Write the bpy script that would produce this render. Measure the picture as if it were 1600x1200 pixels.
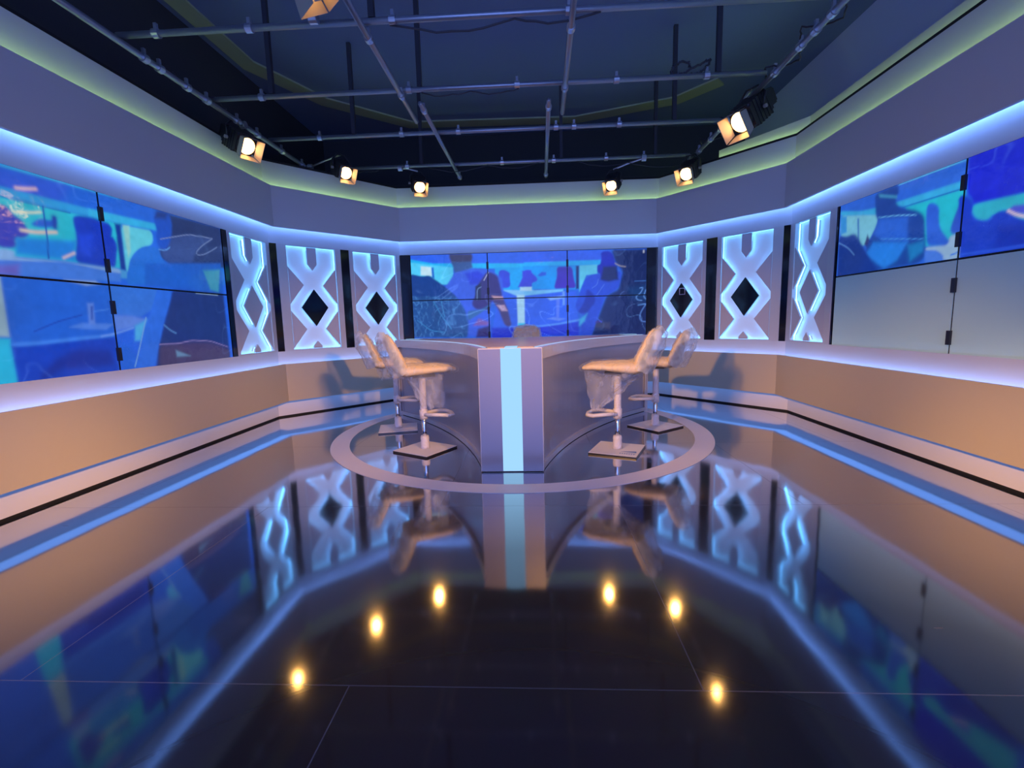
import bpy, bmesh, math, random
import numpy as np
from mathutils import Vector, Matrix, noise as mnoise

for o in list(bpy.data.objects):
    bpy.data.objects.remove(o, do_unlink=True)
scene = bpy.context.scene
COL = scene.collection
R = math.radians

# ------------------------------------------------------------------ camera
W, H = 1600, 1200
CAM_H = 1.25
cam_data = bpy.data.cameras.new('camera')
cam = bpy.data.objects.new('camera', cam_data)
COL.objects.link(cam)
scene.camera = cam
cam_data.sensor_fit = 'HORIZONTAL'
cam_data.sensor_width = 36.0
cam_data.lens = 36.0 * 731.49 / W
cam_data.clip_start = 0.02
PITCH, ROLL, YAW = 0.1313, 0.0239, -0.0503
fwd = Vector((math.sin(YAW) * math.cos(PITCH), math.cos(YAW) * math.cos(PITCH), -math.sin(PITCH)))
right0 = Vector((math.cos(YAW), -math.sin(YAW), 0))
up0 = right0.cross(fwd)
upv = up0 * math.cos(ROLL) + right0 * math.sin(ROLL)
rightv = right0 * math.cos(ROLL) - up0 * math.sin(ROLL)
m = Matrix((rightv, upv, -fwd)).transposed().to_4x4()
m.translation = Vector((0, 0, CAM_H))
cam.matrix_world = m

# ------------------------------------------------------------------ world and exposure
world = bpy.data.worlds.new('world')
scene.world = world
world.use_nodes = True
bg = world.node_tree.nodes['Background']
bg.inputs[0].default_value = (0.23, 0.36, 1.0, 1)
bg.inputs[1].default_value = 3.3
scene.view_settings.view_transform = 'Standard'
scene.view_settings.look = 'None'
scene.view_settings.exposure = 0.0
scene.view_settings.gamma = 1.0
scene.view_settings.use_curve_mapping = False
try:
    scene.cycles.use_light_tree = True
    scene.cycles.use_denoising = True
    scene.cycles.max_bounces = 8
    scene.cycles.diffuse_bounces = 4
    scene.cycles.glossy_bounces = 4
    scene.cycles.transparent_max_bounces = 12
    scene.cycles.caustics_reflective = False
    scene.cycles.caustics_refractive = False
    scene.cycles.sample_clamp_indirect = 6.0
except Exception:
    pass

# strengths, all in one place
WARM = (1.0, 0.49, 0.10)
BLUE = (0.16, 0.37, 1.0)
CYAN = (0.11, 0.47, 1.0)
YELLOW = (0.60, 1.0, 0.26)
E_COVE_TOP = 32.0      # blue strips behind the upper band
E_COVE_LOW = 18.0      # blue strips behind the lower panels
E_YELLOW = 16.0
E_PLINTH = 1.15
E_LATTICE = 9.5
KEY_W = 1220.0
LAMP_W = 30.0
SCREEN = 0.85


def spot(name, loc, target, watts, size, blend, color=WARM, radius=0.12, parent=None):
    ld = bpy.data.lights.new(name, 'SPOT')
    ld.energy = watts
    ld.color = color
    ld.spot_size = R(size)
    ld.spot_blend = blend
    ld.shadow_soft_size = radius
    o = bpy.data.objects.new(name, ld)
    COL.objects.link(o)
    d = Vector(target) - Vector(loc)
    o.rotation_euler = d.to_track_quat('-Z', 'Y').to_euler()
    o.location = loc
    if parent is not None:
        o.location = Vector(loc) - parent.location
        o.parent = parent
    return o


# warm studio heads on the grid behind the camera, barn doors cut at panel height
for sx, tgts in ((1, ((-3.45, 2.5, -0.25), (-3.45, 4.4, -0.1), (-2.75, 6.9, 0.15))), (-1, ((3.15, 2.5, -0.25), (3.15, 4.4, -0.1), (2.55, 6.9, 0.15)))):
    for tg in tgts:
        spot('key_light', (2.35 if sx > 0 else -2.6, -0.9, 2.6), tg, KEY_W, 27, 1.0)

spot('key_light', (0.3, -1.2, 4.2), (-0.15, 5.8, 0.6), 430, 34, 1.0)  # extra unseen spot, added to brighten the ring, desk and rear stool

# ------------------------------------------------------------------ materials
def mat(name, color=(0.8, 0.8, 0.8), rough=0.5, metal=0.0, emit=None, estr=0.0, spec=None, bump=None, bscale=40.0, ior=None, coat=0.0):
    mm = bpy.data.materials.new(name)
    mm.use_nodes = True
    nt = mm.node_tree
    b = nt.nodes['Principled BSDF']
    b.inputs['Base Color'].default_value = (*color, 1)
    b.inputs['Roughness'].default_value = rough
    b.inputs['Metallic'].default_value = metal
    if spec is not None:
        b.inputs['Specular IOR Level'].default_value = spec
    if ior is not None:
        b.inputs['IOR'].default_value = ior
    if coat:
        b.inputs['Coat Weight'].default_value = coat
        b.inputs['Coat Roughness'].default_value = 0.05
    if emit is not None:
        b.inputs['Emission Color'].default_value = (*emit, 1)
        b.inputs['Emission Strength'].default_value = estr
    # every surface gets a little procedural variation in its finish
    tc = nt.nodes.new('ShaderNodeTexCoord')
    nz = nt.nodes.new('ShaderNodeTexNoise')
    nz.inputs['Scale'].default_value = bscale
    nz.inputs['Detail'].default_value = 4
    nt.links.new(tc.outputs['Object'], nz.inputs['Vector'])
    if bump:
        bp = nt.nodes.new('ShaderNodeBump')
        bp.inputs['Strength'].default_value = bump
        bp.inputs['Distance'].default_value = 0.01
        nt.links.new(nz.outputs['Fac'], bp.inputs['Height'])
        nt.links.new(bp.outputs['Normal'], b.inputs['Normal'])
    mr = nt.nodes.new('ShaderNodeMapRange')
    mr.inputs['To Min'].default_value = max(0.0, rough - 0.04)
    mr.inputs['To Max'].default_value = min(1.0, rough + 0.04)
    nt.links.new(nz.outputs['Fac'], mr.inputs['Value'])
    nt.links.new(mr.outputs['Result'], b.inputs['Roughness'])
    return mm


def emitter(name, color, strength):
    mm = bpy.data.materials.new(name)
    mm.use_nodes = True
    nt = mm.node_tree
    for n in list(nt.nodes):
        nt.nodes.remove(n)
    e = nt.nodes.new('ShaderNodeEmission')
    e.inputs[0].default_value = (*color, 1)
    e.inputs[1].default_value = strength
    out = nt.nodes.new('ShaderNodeOutputMaterial')
    nt.links.new(e.outputs[0], out.inputs[0])
    return mm


def film_material(name, lo, hi, tint=(0.85, 0.87, 0.92), scale=9.0):
    mm = bpy.data.materials.new(name)
    mm.use_nodes = True
    nt = mm.node_tree
    b = nt.nodes['Principled BSDF']
    out = nt.nodes['Material Output']
    b.inputs['Base Color'].default_value = (*tint, 1)
    b.inputs['Roughness'].default_value = 0.22
    tr = nt.nodes.new('ShaderNodeBsdfTransparent')
    mx = nt.nodes.new('ShaderNodeMixShader')
    tc = nt.nodes.new('ShaderNodeTexCoord')
    nz = nt.nodes.new('ShaderNodeTexNoise')
    nz.inputs['Scale'].default_value = scale
    nz.inputs['Detail'].default_value = 6
    nz.inputs['Distortion'].default_value = 2.2
    mp = nt.nodes.new('ShaderNodeMapping')
    mp.inputs['Scale'].default_value = (1, 1, 0.45)
    nt.links.new(tc.outputs['Object'], mp.inputs[0])
    nt.links.new(mp.outputs[0], nz.inputs['Vector'])
    mr = nt.nodes.new('ShaderNodeMapRange')
    mr.inputs['From Min'].default_value = 0.42
    mr.inputs['From Max'].default_value = 0.66
    mr.inputs['To Min'].default_value = lo
    mr.inputs['To Max'].default_value = hi
    nt.links.new(nz.outputs['Fac'], mr.inputs['Value'])
    bp = nt.nodes.new('ShaderNodeBump')
    bp.inputs['Strength'].default_value = 0.6
    bp.inputs['Distance'].default_value = 0.02
    nt.links.new(nz.outputs['Fac'], bp.inputs['Height'])
    nt.links.new(bp.outputs['Normal'], b.inputs['Normal'])
    nt.links.new(mr.outputs['Result'], mx.inputs[0])
    nt.links.new(tr.outputs[0], mx.inputs[1])
    nt.links.new(b.outputs[0], mx.inputs[2])
    nt.links.new(mx.outputs[0], out.inputs[0])
    return mm


def floor_material():
    mm = bpy.data.materials.new('black_gloss_floor')
    mm.use_nodes = True
    nt = mm.node_tree
    N, Lk = nt.nodes, nt.links
    b = N['Principled BSDF']
    out = N['Material Output']
    b.inputs['Base Color'].default_value = (0.0035, 0.005, 0.010, 1)
    b.inputs['Roughness'].default_value = 0.5
    b.inputs['Specular IOR Level'].default_value = 0.2
    gl = N.new('ShaderNodeBsdfGlossy')
    gl.inputs['Color'].default_value = (0.90, 0.92, 1.0, 1)
    lw = N.new('ShaderNodeLayerWeight')
    lw.inputs['Blend'].default_value = 0.5
    ramp = N.new('ShaderNodeValToRGB')      # reflectance against viewing angle (facing)
    el = ramp.color_ramp.elements
    el[0].position = 0.0; el[0].color = (0.05, 0.05, 0.05, 1)
    el[1].position = 1.0; el[1].color = (0.97, 0.97, 0.97, 1)
    for ps, v in ((0.40, 0.10), (0.545, 0.24), (0.65, 0.60), (0.80, 0.86)):
        e = el.new(ps); e.color = (v, v, v, 1)
    Lk.new(lw.outputs['Facing'], ramp.inputs[0])
    geo = N.new('ShaderNodeNewGeometry')
    sep = N.new('ShaderNodeSeparateXYZ')
    Lk.new(geo.outputs['Position'], sep.inputs[0])
    # smears: cloudy roughness
    nz = N.new('ShaderNodeTexNoise'); nz.inputs['Scale'].default_value = 1.6; nz.inputs['Detail'].default_value = 5
    Lk.new(geo.outputs['Position'], nz.inputs['Vector'])
    rr = N.new('ShaderNodeMapRange'); rr.inputs['To Min'].default_value = 0.045; rr.inputs['To Max'].default_value = 0.10
    Lk.new(nz.outputs['Fac'], rr.inputs['Value'])
    Lk.new(rr.outputs['Result'], gl.inputs['Roughness'])
    # fine waviness of the sheets
    wz = N.new('ShaderNodeTexNoise'); wz.inputs['Scale'].default_value = 2.3; wz.inputs['Detail'].default_value = 1
    Lk.new(geo.outputs['Position'], wz.inputs['Vector'])
    bp = N.new('ShaderNodeBump'); bp.inputs['Strength'].default_value = 0.05; bp.inputs['Distance'].default_value = 0.02
    Lk.new(wz.outputs['Fac'], bp.inputs['Height'])
    Lk.new(bp.outputs['Normal'], gl.inputs['Normal'])

    def math_(op, a, bb, clamp=False):
        n = N.new('ShaderNodeMath'); n.operation = op; n.use_clamp = clamp
        for i, v in enumerate((a, bb)):
            if v is None: continue
            if isinstance(v, (int, float)): n.inputs[i].default_value = v
            else: Lk.new(v, n.inputs[i])
        return n.outputs[0]
    # joints between the sheets: rows at 1.53 m spacing, cross joints staggered
    X, Y = sep.outputs[0], sep.outputs[1]
    row = math_('DIVIDE', math_('SUBTRACT', Y, 1.46), 1.61)
    dy = math_('MULTIPLY', math_('ABSOLUTE', math_('SUBTRACT', row, math_('ROUND', row, None)), None), 1.61)
    ri = math_('FLOOR', row, None)
    xs = math_('DIVIDE', math_('ADD', math_('SUBTRACT', X, 0.55), math_('MULTIPLY', ri, 1.22)), 2.44)
    dx = math_('MULTIPLY', math_('ABSOLUTE', math_('SUBTRACT', xs, math_('ROUND', xs, None)), None), 2.44)
    dmin = math_('MINIMUM', dx, dy)
    line = math_('LESS_THAN', dmin, 0.0022)
    # dust specks and scratches
    vo = N.new('ShaderNodeTexVoronoi'); vo.inputs['Scale'].default_value = 3.2
    Lk.new(geo.outputs['Position'], vo.inputs['Vector'])
    speck = math_('LESS_THAN', vo.outputs['Distance'], 0.012)
    mp = N.new('ShaderNodeMapping'); mp.inputs['Scale'].default_value = (1.0, 5.0, 1.0); mp.inputs['Rotation'].default_value = (0, 0, 0.6)
    Lk.new(geo.outputs['Position'], mp.inputs[0])
    v2 = N.new('ShaderNodeTexVoronoi'); v2.inputs['Scale'].default_value = 0.9
    Lk.new(mp.outputs[0], v2.inputs['Vector'])
    scr = math_('LESS_THAN', v2.outputs['Distance'], 0.02)
    marks = math_('MAXIMUM', line, math_('MAXIMUM', speck, scr))
    dirt = N.new('ShaderNodeBsdfDiffuse'); dirt.inputs[0].default_value = (0.22, 0.23, 0.28, 1)
    mx = N.new('ShaderNodeMixShader')
    Lk.new(ramp.outputs[0], mx.inputs[0]); Lk.new(b.outputs[0], mx.inputs[1]); Lk.new(gl.outputs[0], mx.inputs[2])
    mx2 = N.new('ShaderNodeMixShader')
    Lk.new(math_('MULTIPLY', marks, 0.4), mx2.inputs[0]); Lk.new(mx.outputs[0], mx2.inputs[1]); Lk.new(dirt.outputs[0], mx2.inputs[2])
    Lk.new(mx2.outputs[0], out.inputs[0])
    return mm


def screen_material():
    mm = bpy.data.materials.new('display_picture')
    mm.use_nodes = True
    nt = mm.node_tree
    b = nt.nodes['Principled BSDF']
    b.inputs['Base Color'].default_value = (0.01, 0.012, 0.02, 1)
    b.inputs['Roughness'].default_value = 0.12
    b.inputs['Specular IOR Level'].default_value = 0.35
    at = nt.nodes.new('ShaderNodeAttribute'); at.attribute_name = 'picture'
    nt.links.new(at.outputs['Color'], b.inputs['Emission Color'])
    b.inputs['Emission Strength'].default_value = SCREEN
    tc = nt.nodes.new('ShaderNodeTexCoord')
    nz = nt.nodes.new('ShaderNodeTexNoise'); nz.inputs['Scale'].default_value = 5; nz.inputs['Detail'].default_value = 3
    nt.links.new(tc.outputs['Object'], nz.inputs['Vector'])
    bp = nt.nodes.new('ShaderNodeBump'); bp.inputs['Strength'].default_value = 0.25; bp.inputs['Distance'].default_value = 0.02
    nt.links.new(nz.outputs['Fac'], bp.inputs['Height'])
    nt.links.new(bp.outputs['Normal'], b.inputs['Normal'])
    return mm


M = {}
M['floor'] = floor_material()
M['wall'] = mat('white_wall_paint', (0.66, 0.66, 0.70), 0.55, bump=0.02)
M['panel'] = mat('satin_white_panel', (0.62, 0.60, 0.63), 0.42, bump=0.015, bscale=12)
M['lower'] = mat('warm_lit_panel', (0.64, 0.57, 0.47), 0.42, bump=0.015, bscale=12)  # satin white panel with the warm lamp light tinted into its colour
M['plinth'] = mat('white_plinth_board', (0.82, 0.80, 0.84), 0.45)
M['ceiling'] = mat('dark_grey_ceiling_paint', (0.15, 0.21, 0.38), 0.8, bump=0.05)
M['olive'] = mat('olive_cove_glow', (0.36, 0.42, 0.28), 0.7)  # yellow cove light on the ceiling, put into an olive colour
M['building'] = mat('grey_building_wall_paint', (0.55, 0.62, 0.75), 0.7, bump=0.05)
M['darkwall'] = mat('black_building_wall_paint', (0.035, 0.037, 0.045), 0.8)
M['ring'] = mat('white_floor_vinyl', (0.80, 0.76, 0.84), 0.5)
M['blackgloss'] = mat('black_gloss_acrylic', (0.006, 0.006, 0.012), 0.08)
M['bezel'] = mat('black_plastic_bezel', (0.01, 0.01, 0.014), 0.35)
M['clip'] = mat('black_plastic_clip', (0.015, 0.015, 0.02), 0.4)
M['paper'] = mat('pale_protective_sheet', (0.62, 0.95, 0.92), 0.35, bump=0.03, bscale=6)
M['black'] = mat('matt_black', (0.008, 0.008, 0.01), 0.7)
M['piece'] = mat('white_lattice_board', (0.60, 0.56, 0.62), 0.5)
M['back'] = mat('lit_opal_backplate', (0.75, 0.78, 0.84), 0.5, emit=(0.30, 0.47, 1.0), estr=0.22)
M['pipe'] = mat('scuffed_steel_pipe', (0.34, 0.37, 0.44), 0.38, 0.7, bump=0.1)
M['clamp'] = mat('galvanised_clamp', (0.62, 0.64, 0.70), 0.3, 0.9)
M['cable'] = mat('black_rubber_cable', (0.03, 0.03, 0.045), 0.5)
M['lampblack'] = mat('black_enamel_lamp_body', (0.016, 0.016, 0.02), 0.4)
M['barn'] = mat('bare_metal_barn_door', (0.45, 0.40, 0.36), 0.4, 0.3)
M['lens'] = emitter('lit_lamp_lens', (1.0, 0.50, 0.16), 9.0)
M['deskwhite'] = mat('white_desk_laminate', (0.62, 0.61, 0.68), 0.25, coat=0.4)
M['deskpanel'] = mat('glossy_grey_desk_panel', (0.36, 0.37, 0.48), 0.30, 0.15, coat=0.3)
M['deskfront'] = mat('brushed_grey_metal', (0.23, 0.21, 0.24), 0.32, 0.6)
M['desktop'] = mat('glossy_desktop_glass', (0.50, 0.40, 0.37), 0.34)
M['deskglow'] = emitter('lit_desk_front_panel', (0.36, 0.68, 1.0), 1.05)
M['fabric'] = mat('cream_upholstery', (0.88, 0.68, 0.45), 0.5, bump=0.3, bscale=22)
M['chrome'] = mat('chrome', (0.75, 0.76, 0.8), 0.08, 1.0)
M['wrap'] = mat('white_bubble_wrap', (0.85, 0.80, 0.82), 0.35, bump=1.0, bscale=70)
M['card'] = mat('grey_cardboard', (0.82, 0.80, 0.84), 0.7, bump=0.15, bscale=18)
M['cardblue'] = mat('blue_cardboard_print', (0.10, 0.22, 0.55), 0.6)
M['basemetal'] = mat('black_steel_base', (0.02, 0.02, 0.025), 0.3)
M['film'] = film_material('clear_plastic_film', 0.28, 0.62, (0.92, 0.96, 1.0), 5.0)
M['seatfilm'] = film_material('tight_plastic_film', 0.04, 0.30, (0.95, 0.97, 1.0), 7.0)
M['filmthin'] = film_material('thin_hanging_plastic', 0.18, 0.45, (0.75, 0.8, 0.95), 6)
M['screen'] = screen_material()
M['led_cove'] = emitter('blue_led_upper', BLUE, E_COVE_TOP)
M['led_low'] = emitter('blue_led_lower', BLUE, E_COVE_LOW)
M['led_plinth'] = emitter('blue_led_plinth', BLUE, E_PLINTH)
M['led_yellow'] = emitter('yellow_green_led', YELLOW, E_YELLOW)
M['led_lattice'] = emitter('cyan_led', CYAN, E_LATTICE)

# ------------------------------------------------------------------ helpers
def link(name, bm, material, parent=None, kind=None, smooth=False, loc=None):
    me = bpy.data.meshes.new(name)
    bmesh.ops.recalc_face_normals(bm, faces=bm.faces)
    bm.to_mesh(me); bm.free()
    if smooth:
        for p in me.polygons: p.use_smooth = True
    mats = material if isinstance(material, (list, tuple)) else [material]
    for mm in mats: me.materials.append(mm)
    o = bpy.data.objects.new(name, me)
    COL.objects.link(o)
    if parent is not None: o.parent = parent
    if loc is not None: o.location = loc
    if kind: o['kind'] = kind
    return o


def tag(o, label, cat, group=None):
    o['label'] = label; o['category'] = cat
    if group: o['group'] = group
    return o


def thing(name, label, cat, loc=(0, 0, 0), rotz=0.0, group=None):
    o = bpy.data.objects.new(name, None)
    COL.objects.link(o)
    o.location = loc; o.rotation_euler = (0, 0, rotz)
    o.empty_display_size = 0.1
    return tag(o, label, cat, group)


def hexa(bm, p):       # eight points: bottom four, top four
    v = [bm.verts.new(q) for q in p]
    for f in ((0, 1, 2, 3), (4, 5, 6, 7), (0, 1, 5, 4), (1, 2, 6, 5), (2, 3, 7, 6), (3, 0, 4, 7)):
        bm.faces.new([v[i] for i in f])


def box(bm, x0, x1, y0, y1, z0, z1, mx=None):
    p = [Vector(q) for q in ((x0, y0, z0), (x1, y0, z0), (x1, y1, z0), (x0, y1, z0), (x0, y0, z1), (x1, y0, z1), (x1, y1, z1), (x0, y1, z1))]
    if mx is not None: p = [mx @ q for q in p]
    hexa(bm, p)


def prism(bm, poly, z0, z1):
    n = len(poly)
    a = [bm.verts.new((x, y, z0)) for x, y in poly]
    b = [bm.verts.new((x, y, z1)) for x, y in poly]
    bm.faces.new(a); bm.faces.new(b)
    for i in range(n):
        bm.faces.new((a[i], a[(i + 1) % n], b[(i + 1) % n], b[i]))


def tube(bm, pts, r, seg=12, cap=True, radii=None):
    pts = [Vector(p) for p in pts]
    rings = []
    prev = None
    for i, p in enumerate(pts):
        if i == 0: t = pts[1] - pts[0]
        elif i == len(pts) - 1: t = pts[-1] - pts[-2]
        else: t = (pts[i + 1] - pts[i]).normalized() + (pts[i] - pts[i - 1]).normalized()
        t.normalize()
        if prev is None:
            u = t.orthogonal().normalized()
        else:
            u = (prev - t * prev.dot(t)).normalized()
        prev = u
        w = t.cross(u)
        rr = radii[i] if radii else r
        rings.append([bm.verts.new(p + (u * math.cos(a) + w * math.sin(a)) * rr) for a in [2 * math.pi * k / seg for k in range(seg)]])
    for a, b in zip(rings, rings[1:]):
        for k in range(seg):
            bm.faces.new((a[k], a[(k + 1) % seg], b[(k + 1) % seg], b[k]))
    if cap:
        bm.faces.new(rings[0]); bm.faces.new(rings[-1])


# ------------------------------------------------------------------ the set walls
AX, BX, YC = 3.384, 3.0943, 7.6177
Y0 = -0.2
PTS = [Vector((-AX, Y0)), Vector((-AX, 6.1907)), Vector((-2.1164, YC)), Vector((1.9167, YC)), Vector((BX, 6.1409)), Vector((BX, Y0))]
NAMES = ['left', 'back_left', 'back', 'back_right', 'right']
KEYS = ['L', 'LA', 'C', 'RA', 'R']
SEG = {}
for k, A, B in zip(KEYS, PTS, PTS[1:]):
    t = (B - A).normalized()
    SEG[k] = (A, t, Vector((-t.y, t.x)))
# the left wall is measured from y = 0
SEG['L'] = (Vector((-AX, 0)), SEG['L'][1], SEG['L'][2])


def off(d):
    out = []
    for i, p in enumerate(PTS):
        n1 = Vector((-(PTS[i] - PTS[i - 1]).normalized().y, (PTS[i] - PTS[i - 1]).normalized().x)) if i > 0 else None
        n2 = Vector((-(PTS[i + 1] - PTS[i]).normalized().y, (PTS[i + 1] - PTS[i]).normalized().x)) if i < 5 else None
        if n1 is None: out.append(p + n2 * d)
        elif n2 is None: out.append(p + n1 * d)
        else: out.append(p + (n1 + n2) * (d / (1 + n1.dot(n2))))
    return out


def wp(w, s, z, d):
    A, t, n = SEG[w]
    q = A + t * s + n * d
    return Vector((q.x, q.y, z))


def wbox(bm, w, s0, s1, z0, z1, d0, d1):
    hexa(bm, [wp(w, s0, z0, d0), wp(w, s1, z0, d0), wp(w, s1, z0, d1), wp(w, s0, z0, d1),
              wp(w, s0, z1, d0), wp(w, s1, z1, d0), wp(w, s1, z1, d1), wp(w, s0, z1, d1)])


def mitre(bm, i, z0, z1, d0, d1, z0b=None, z1b=None):
    """a length of section i between two offsets, ends mitred; b = heights at d1"""
    a, b = off(d0), off(d1)
    z0b = z0 if z0b is None else z0b
    z1b = z1 if z1b is None else z1b
    P = lambda v, z: (v.x, v.y, z)
    hexa(bm, [P(a[i], z0), P(a[i + 1], z0), P(b[i + 1], z0b), P(b[i], z0b), P(a[i], z1), P(a[i + 1], z1), P(b[i + 1], z1b), P(b[i], z1b)])


def quad_strip(bm, i, z0, z1, d0, d1):
    a, b = off(d0), off(d1)
    bm.faces.new([bm.verts.new(q) for q in ((a[i].x, a[i].y, z0), (a[i + 1].x, a[i + 1].y, z0), (b[i + 1].x, b[i + 1].y, z1), (b[i].x, b[i].y, z1))])


H0, H1, H2, H3, H4 = 0.2458, 0.7563, 2.5667, 3.0856, 3.4108
D = 0.12
ZB, ZT = 0.925, 2.372      # the opening for screens and lattices
tn = 1
for i, nm in enumerate(NAMES):
    bm = bmesh.new()
    mitre(bm, i, 0.262, ZB, D, D + 0.05)
    mitre(bm, i, ZT, H4, D, D + 0.05)
    mitre(bm, i, 0.262, 2.6, D + 0.13, D + 0.16)     # backing behind the opening
    mitre(bm, i, ZB - 0.02, ZB, D + 0.04, D + 0.14)
    mitre(bm, i, ZT, ZT + 0.02, D + 0.04, D + 0.14)
    wl = link('wall_' + nm, bm, M['wall'], kind='structure')
    # black capping rail on top of the set wall
    bm = bmesh.new(); mitre(bm, i, H4, H4 + 0.03, D + 0.005, D + 0.10)
    link('capping', bm, M['black'], wl)
    # upper band
    bm = bmesh.new()
    mitre(bm, i, H2, H3, 0.0, 0.03)
    mitre(bm, i, H2 + 0.20, H2 + 0.23, 0.03, D)
    t1 = link('trim_%d' % tn, bm, M['panel'], kind='structure'); tn += 1
    bm = bmesh.new(); quad_strip(bm, i, H2 + 0.085, H2 + 0.115, 0.034, 0.034)
    link('led_strip', bm, M['led_cove'], t1)
    bm = bmesh.new(); quad_strip(bm, i, H3 - 0.075, H3 - 0.05, 0.034, 0.034)
    link('led_strip', bm, M['led_yellow'], t1)
    # lower panel with its soffit
    bm = bmesh.new()
    mitre(bm, i, H0, H1, 0.0, 0.03)
    mitre(bm, i, H0 + 0.012, H0 + 0.03, 0.03, 0.31)
    mitre(bm, i, H1 - 0.22, H1 - 0.19, 0.03, D)
    t2 = link('trim_%d' % tn, bm, M['lower'], kind='structure'); tn += 1
    bm = bmesh.new(); quad_strip(bm, i, H1 - 0.095, H1 - 0.065, 0.034, 0.034)
    link('led_strip', bm, M['led_low'], t2)
    bm = bmesh.new(); quad_strip(bm, i, H0 + 0.008, H0 + 0.008, 0.035, 0.19)
    link('led_strip', bm, M['led_plinth'], t2)
    # plinth, stopping a little short of the floor, black strip behind put in for the shade of the gap
    bm = bmesh.new(); mitre(bm, i, 0.022, H0 + 0.012, 0.20, 0.23)
    bb = link('baseboard_' + nm, bm, M['plinth'], kind='structure')
    bm = bmesh.new(); mitre(bm, i, 0.0, 0.03, 0.215, 0.25)
    link('gap_shade', bm, M['black'], bb)

# uprights (white mullions) and black glass strips in the opening
def upright(w, s0, s1, material, d0=D, z0=ZB, z1=ZT):
    global tn
    bm = bmesh.new()
    wbox(bm, w, s0, s1, z0, z1, d0, D + 0.13)
    o = link('trim_%d' % tn, bm, material, kind='structure'); tn += 1
    return o

LA_LEN = (PTS[2] - PTS[1]).length
RA_LEN = (PTS[4] - PTS[3]).length
upright('L', 5.300, 5.385, M['blackgloss'], D + 0.004)
upright('LA', -0.052, 0.052, M['blackgloss'], D + 0.004)
upright('LA', 0.948, 1.082, M['blackgloss'], D + 0.004)
upright('C', -0.053, 0.108, M['blackgloss'], D + 0.004)
upright('C', 3.930, 4.070, M['blackgloss'], D + 0.004)
upright('RA', 0.785, 0.955, M['blackgloss'], D + 0.004)
upright('RA', 1.840, RA_LEN + 0.05, M['blackgloss'], D + 0.004)
upright('R', 0.842, 0.872, M['blackgloss'], D + 0.004)
# plain wall closing the opening nearer than the screens
upright('L', Y0, 0.80, M['wall'])
upright('R', 5.34, 6.1409 - Y0, M['wall'])

# ------------------------------------------------------------------ floor, ceiling, building
bm = bmesh.new(); box(bm, -6, 6, -4, 10.5, -0.05, 0.0)
link('floor', bm, M['floor'], kind='structure')
bm = bmesh.new(); box(bm, -4.4, 4.4, -4, 10.5, 4.6, 4.7)
link('ceiling', bm, M['ceiling'], kind='structure')
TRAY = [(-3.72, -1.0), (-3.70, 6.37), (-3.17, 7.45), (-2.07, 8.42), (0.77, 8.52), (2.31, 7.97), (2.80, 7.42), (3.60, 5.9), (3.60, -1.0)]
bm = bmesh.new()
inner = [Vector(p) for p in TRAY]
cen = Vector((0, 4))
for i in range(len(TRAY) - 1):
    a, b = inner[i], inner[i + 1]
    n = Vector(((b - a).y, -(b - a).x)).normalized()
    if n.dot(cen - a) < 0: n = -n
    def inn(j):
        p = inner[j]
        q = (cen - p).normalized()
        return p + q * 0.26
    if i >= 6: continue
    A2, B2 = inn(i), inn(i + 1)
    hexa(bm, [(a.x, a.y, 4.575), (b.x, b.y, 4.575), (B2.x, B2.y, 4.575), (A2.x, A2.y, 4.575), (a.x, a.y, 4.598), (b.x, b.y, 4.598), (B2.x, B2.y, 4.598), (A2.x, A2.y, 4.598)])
link('trim_%d' % tn, bm, M['olive'], kind='structure'); tn += 1  # band of cove light built as a coloured ceiling strip
bm = bmesh.new(); box(bm, -4.4, -3.8, -4, 10.5, 0, 4.6)
link('wall_outer_left', bm, M['darkwall'], kind='structure')
bm = bmesh.new(); box(bm, 3.75, 4.4, -4, 8.9, 0, 4.6)
bw = link('wall_outer_right', bm, M['building'], kind='structure')
bm = bmesh.new(); box(bm, -4.4, 4.4, 8.9, 9.1, 0, 4.6)
link('wall_outer_back', bm, M['darkwall'], kind='structure')
# added board and yellow strip behind the right-hand set walls, shaped to the glow
for i in (3, 4):
    bm = bmesh.new()
    if i == 4:
        mitre(bm, i, 3.0, 3.655, 0.31, 0.335)
    else:       # starts half-way along the angled wall
        a, b = off(0.31), off(0.335)
        am, bm_ = a[3].lerp(a[4], 0.45), b[3].lerp(b[4], 0.45)
        hexa(bm, [(q.x, q.y, 3.0) for q in (am, a[4], b[4], bm_)] + [(am.x, am.y, 3.60), (a[4].x, a[4].y, 3.655), (b[4].x, b[4].y, 3.655), (bm_.x, bm_.y, 3.60)])
    tb = link('trim_%d' % tn, bm, M['panel'], kind='structure'); tn += 1
    bm = bmesh.new(); quad_strip(bm, i, H4 - 0.02, H4 + 0.01, 0.2225, 0.2225)
    link('led_strip', bm, M['led_yellow'], tb)

# ring on the floor
bm = bmesh.new()
n = 160; cx, cy = -0.18, 5.41; r0, r1 = 1.915, 2.105
va = []
for k in range(n):
    a = 2 * math.pi * k / n
    va.append([bm.verts.new((cx + r * math.cos(a), cy + r * math.sin(a), z)) for r, z in ((r0, 0.0005), (r1, 0.0005), (r1, 0.003), (r0, 0.003))])
for k in range(n):
    a, b = va[k], va[(k + 1) % n]
    for j in range(4):
        bm.faces.new((a[j], a[(j + 1) % 4], b[(j + 1) % 4], b[j]))
tag(link('floor_ring', bm, M['ring']), 'white ring laid on the black floor around the desk', 'floor marking')

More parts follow.
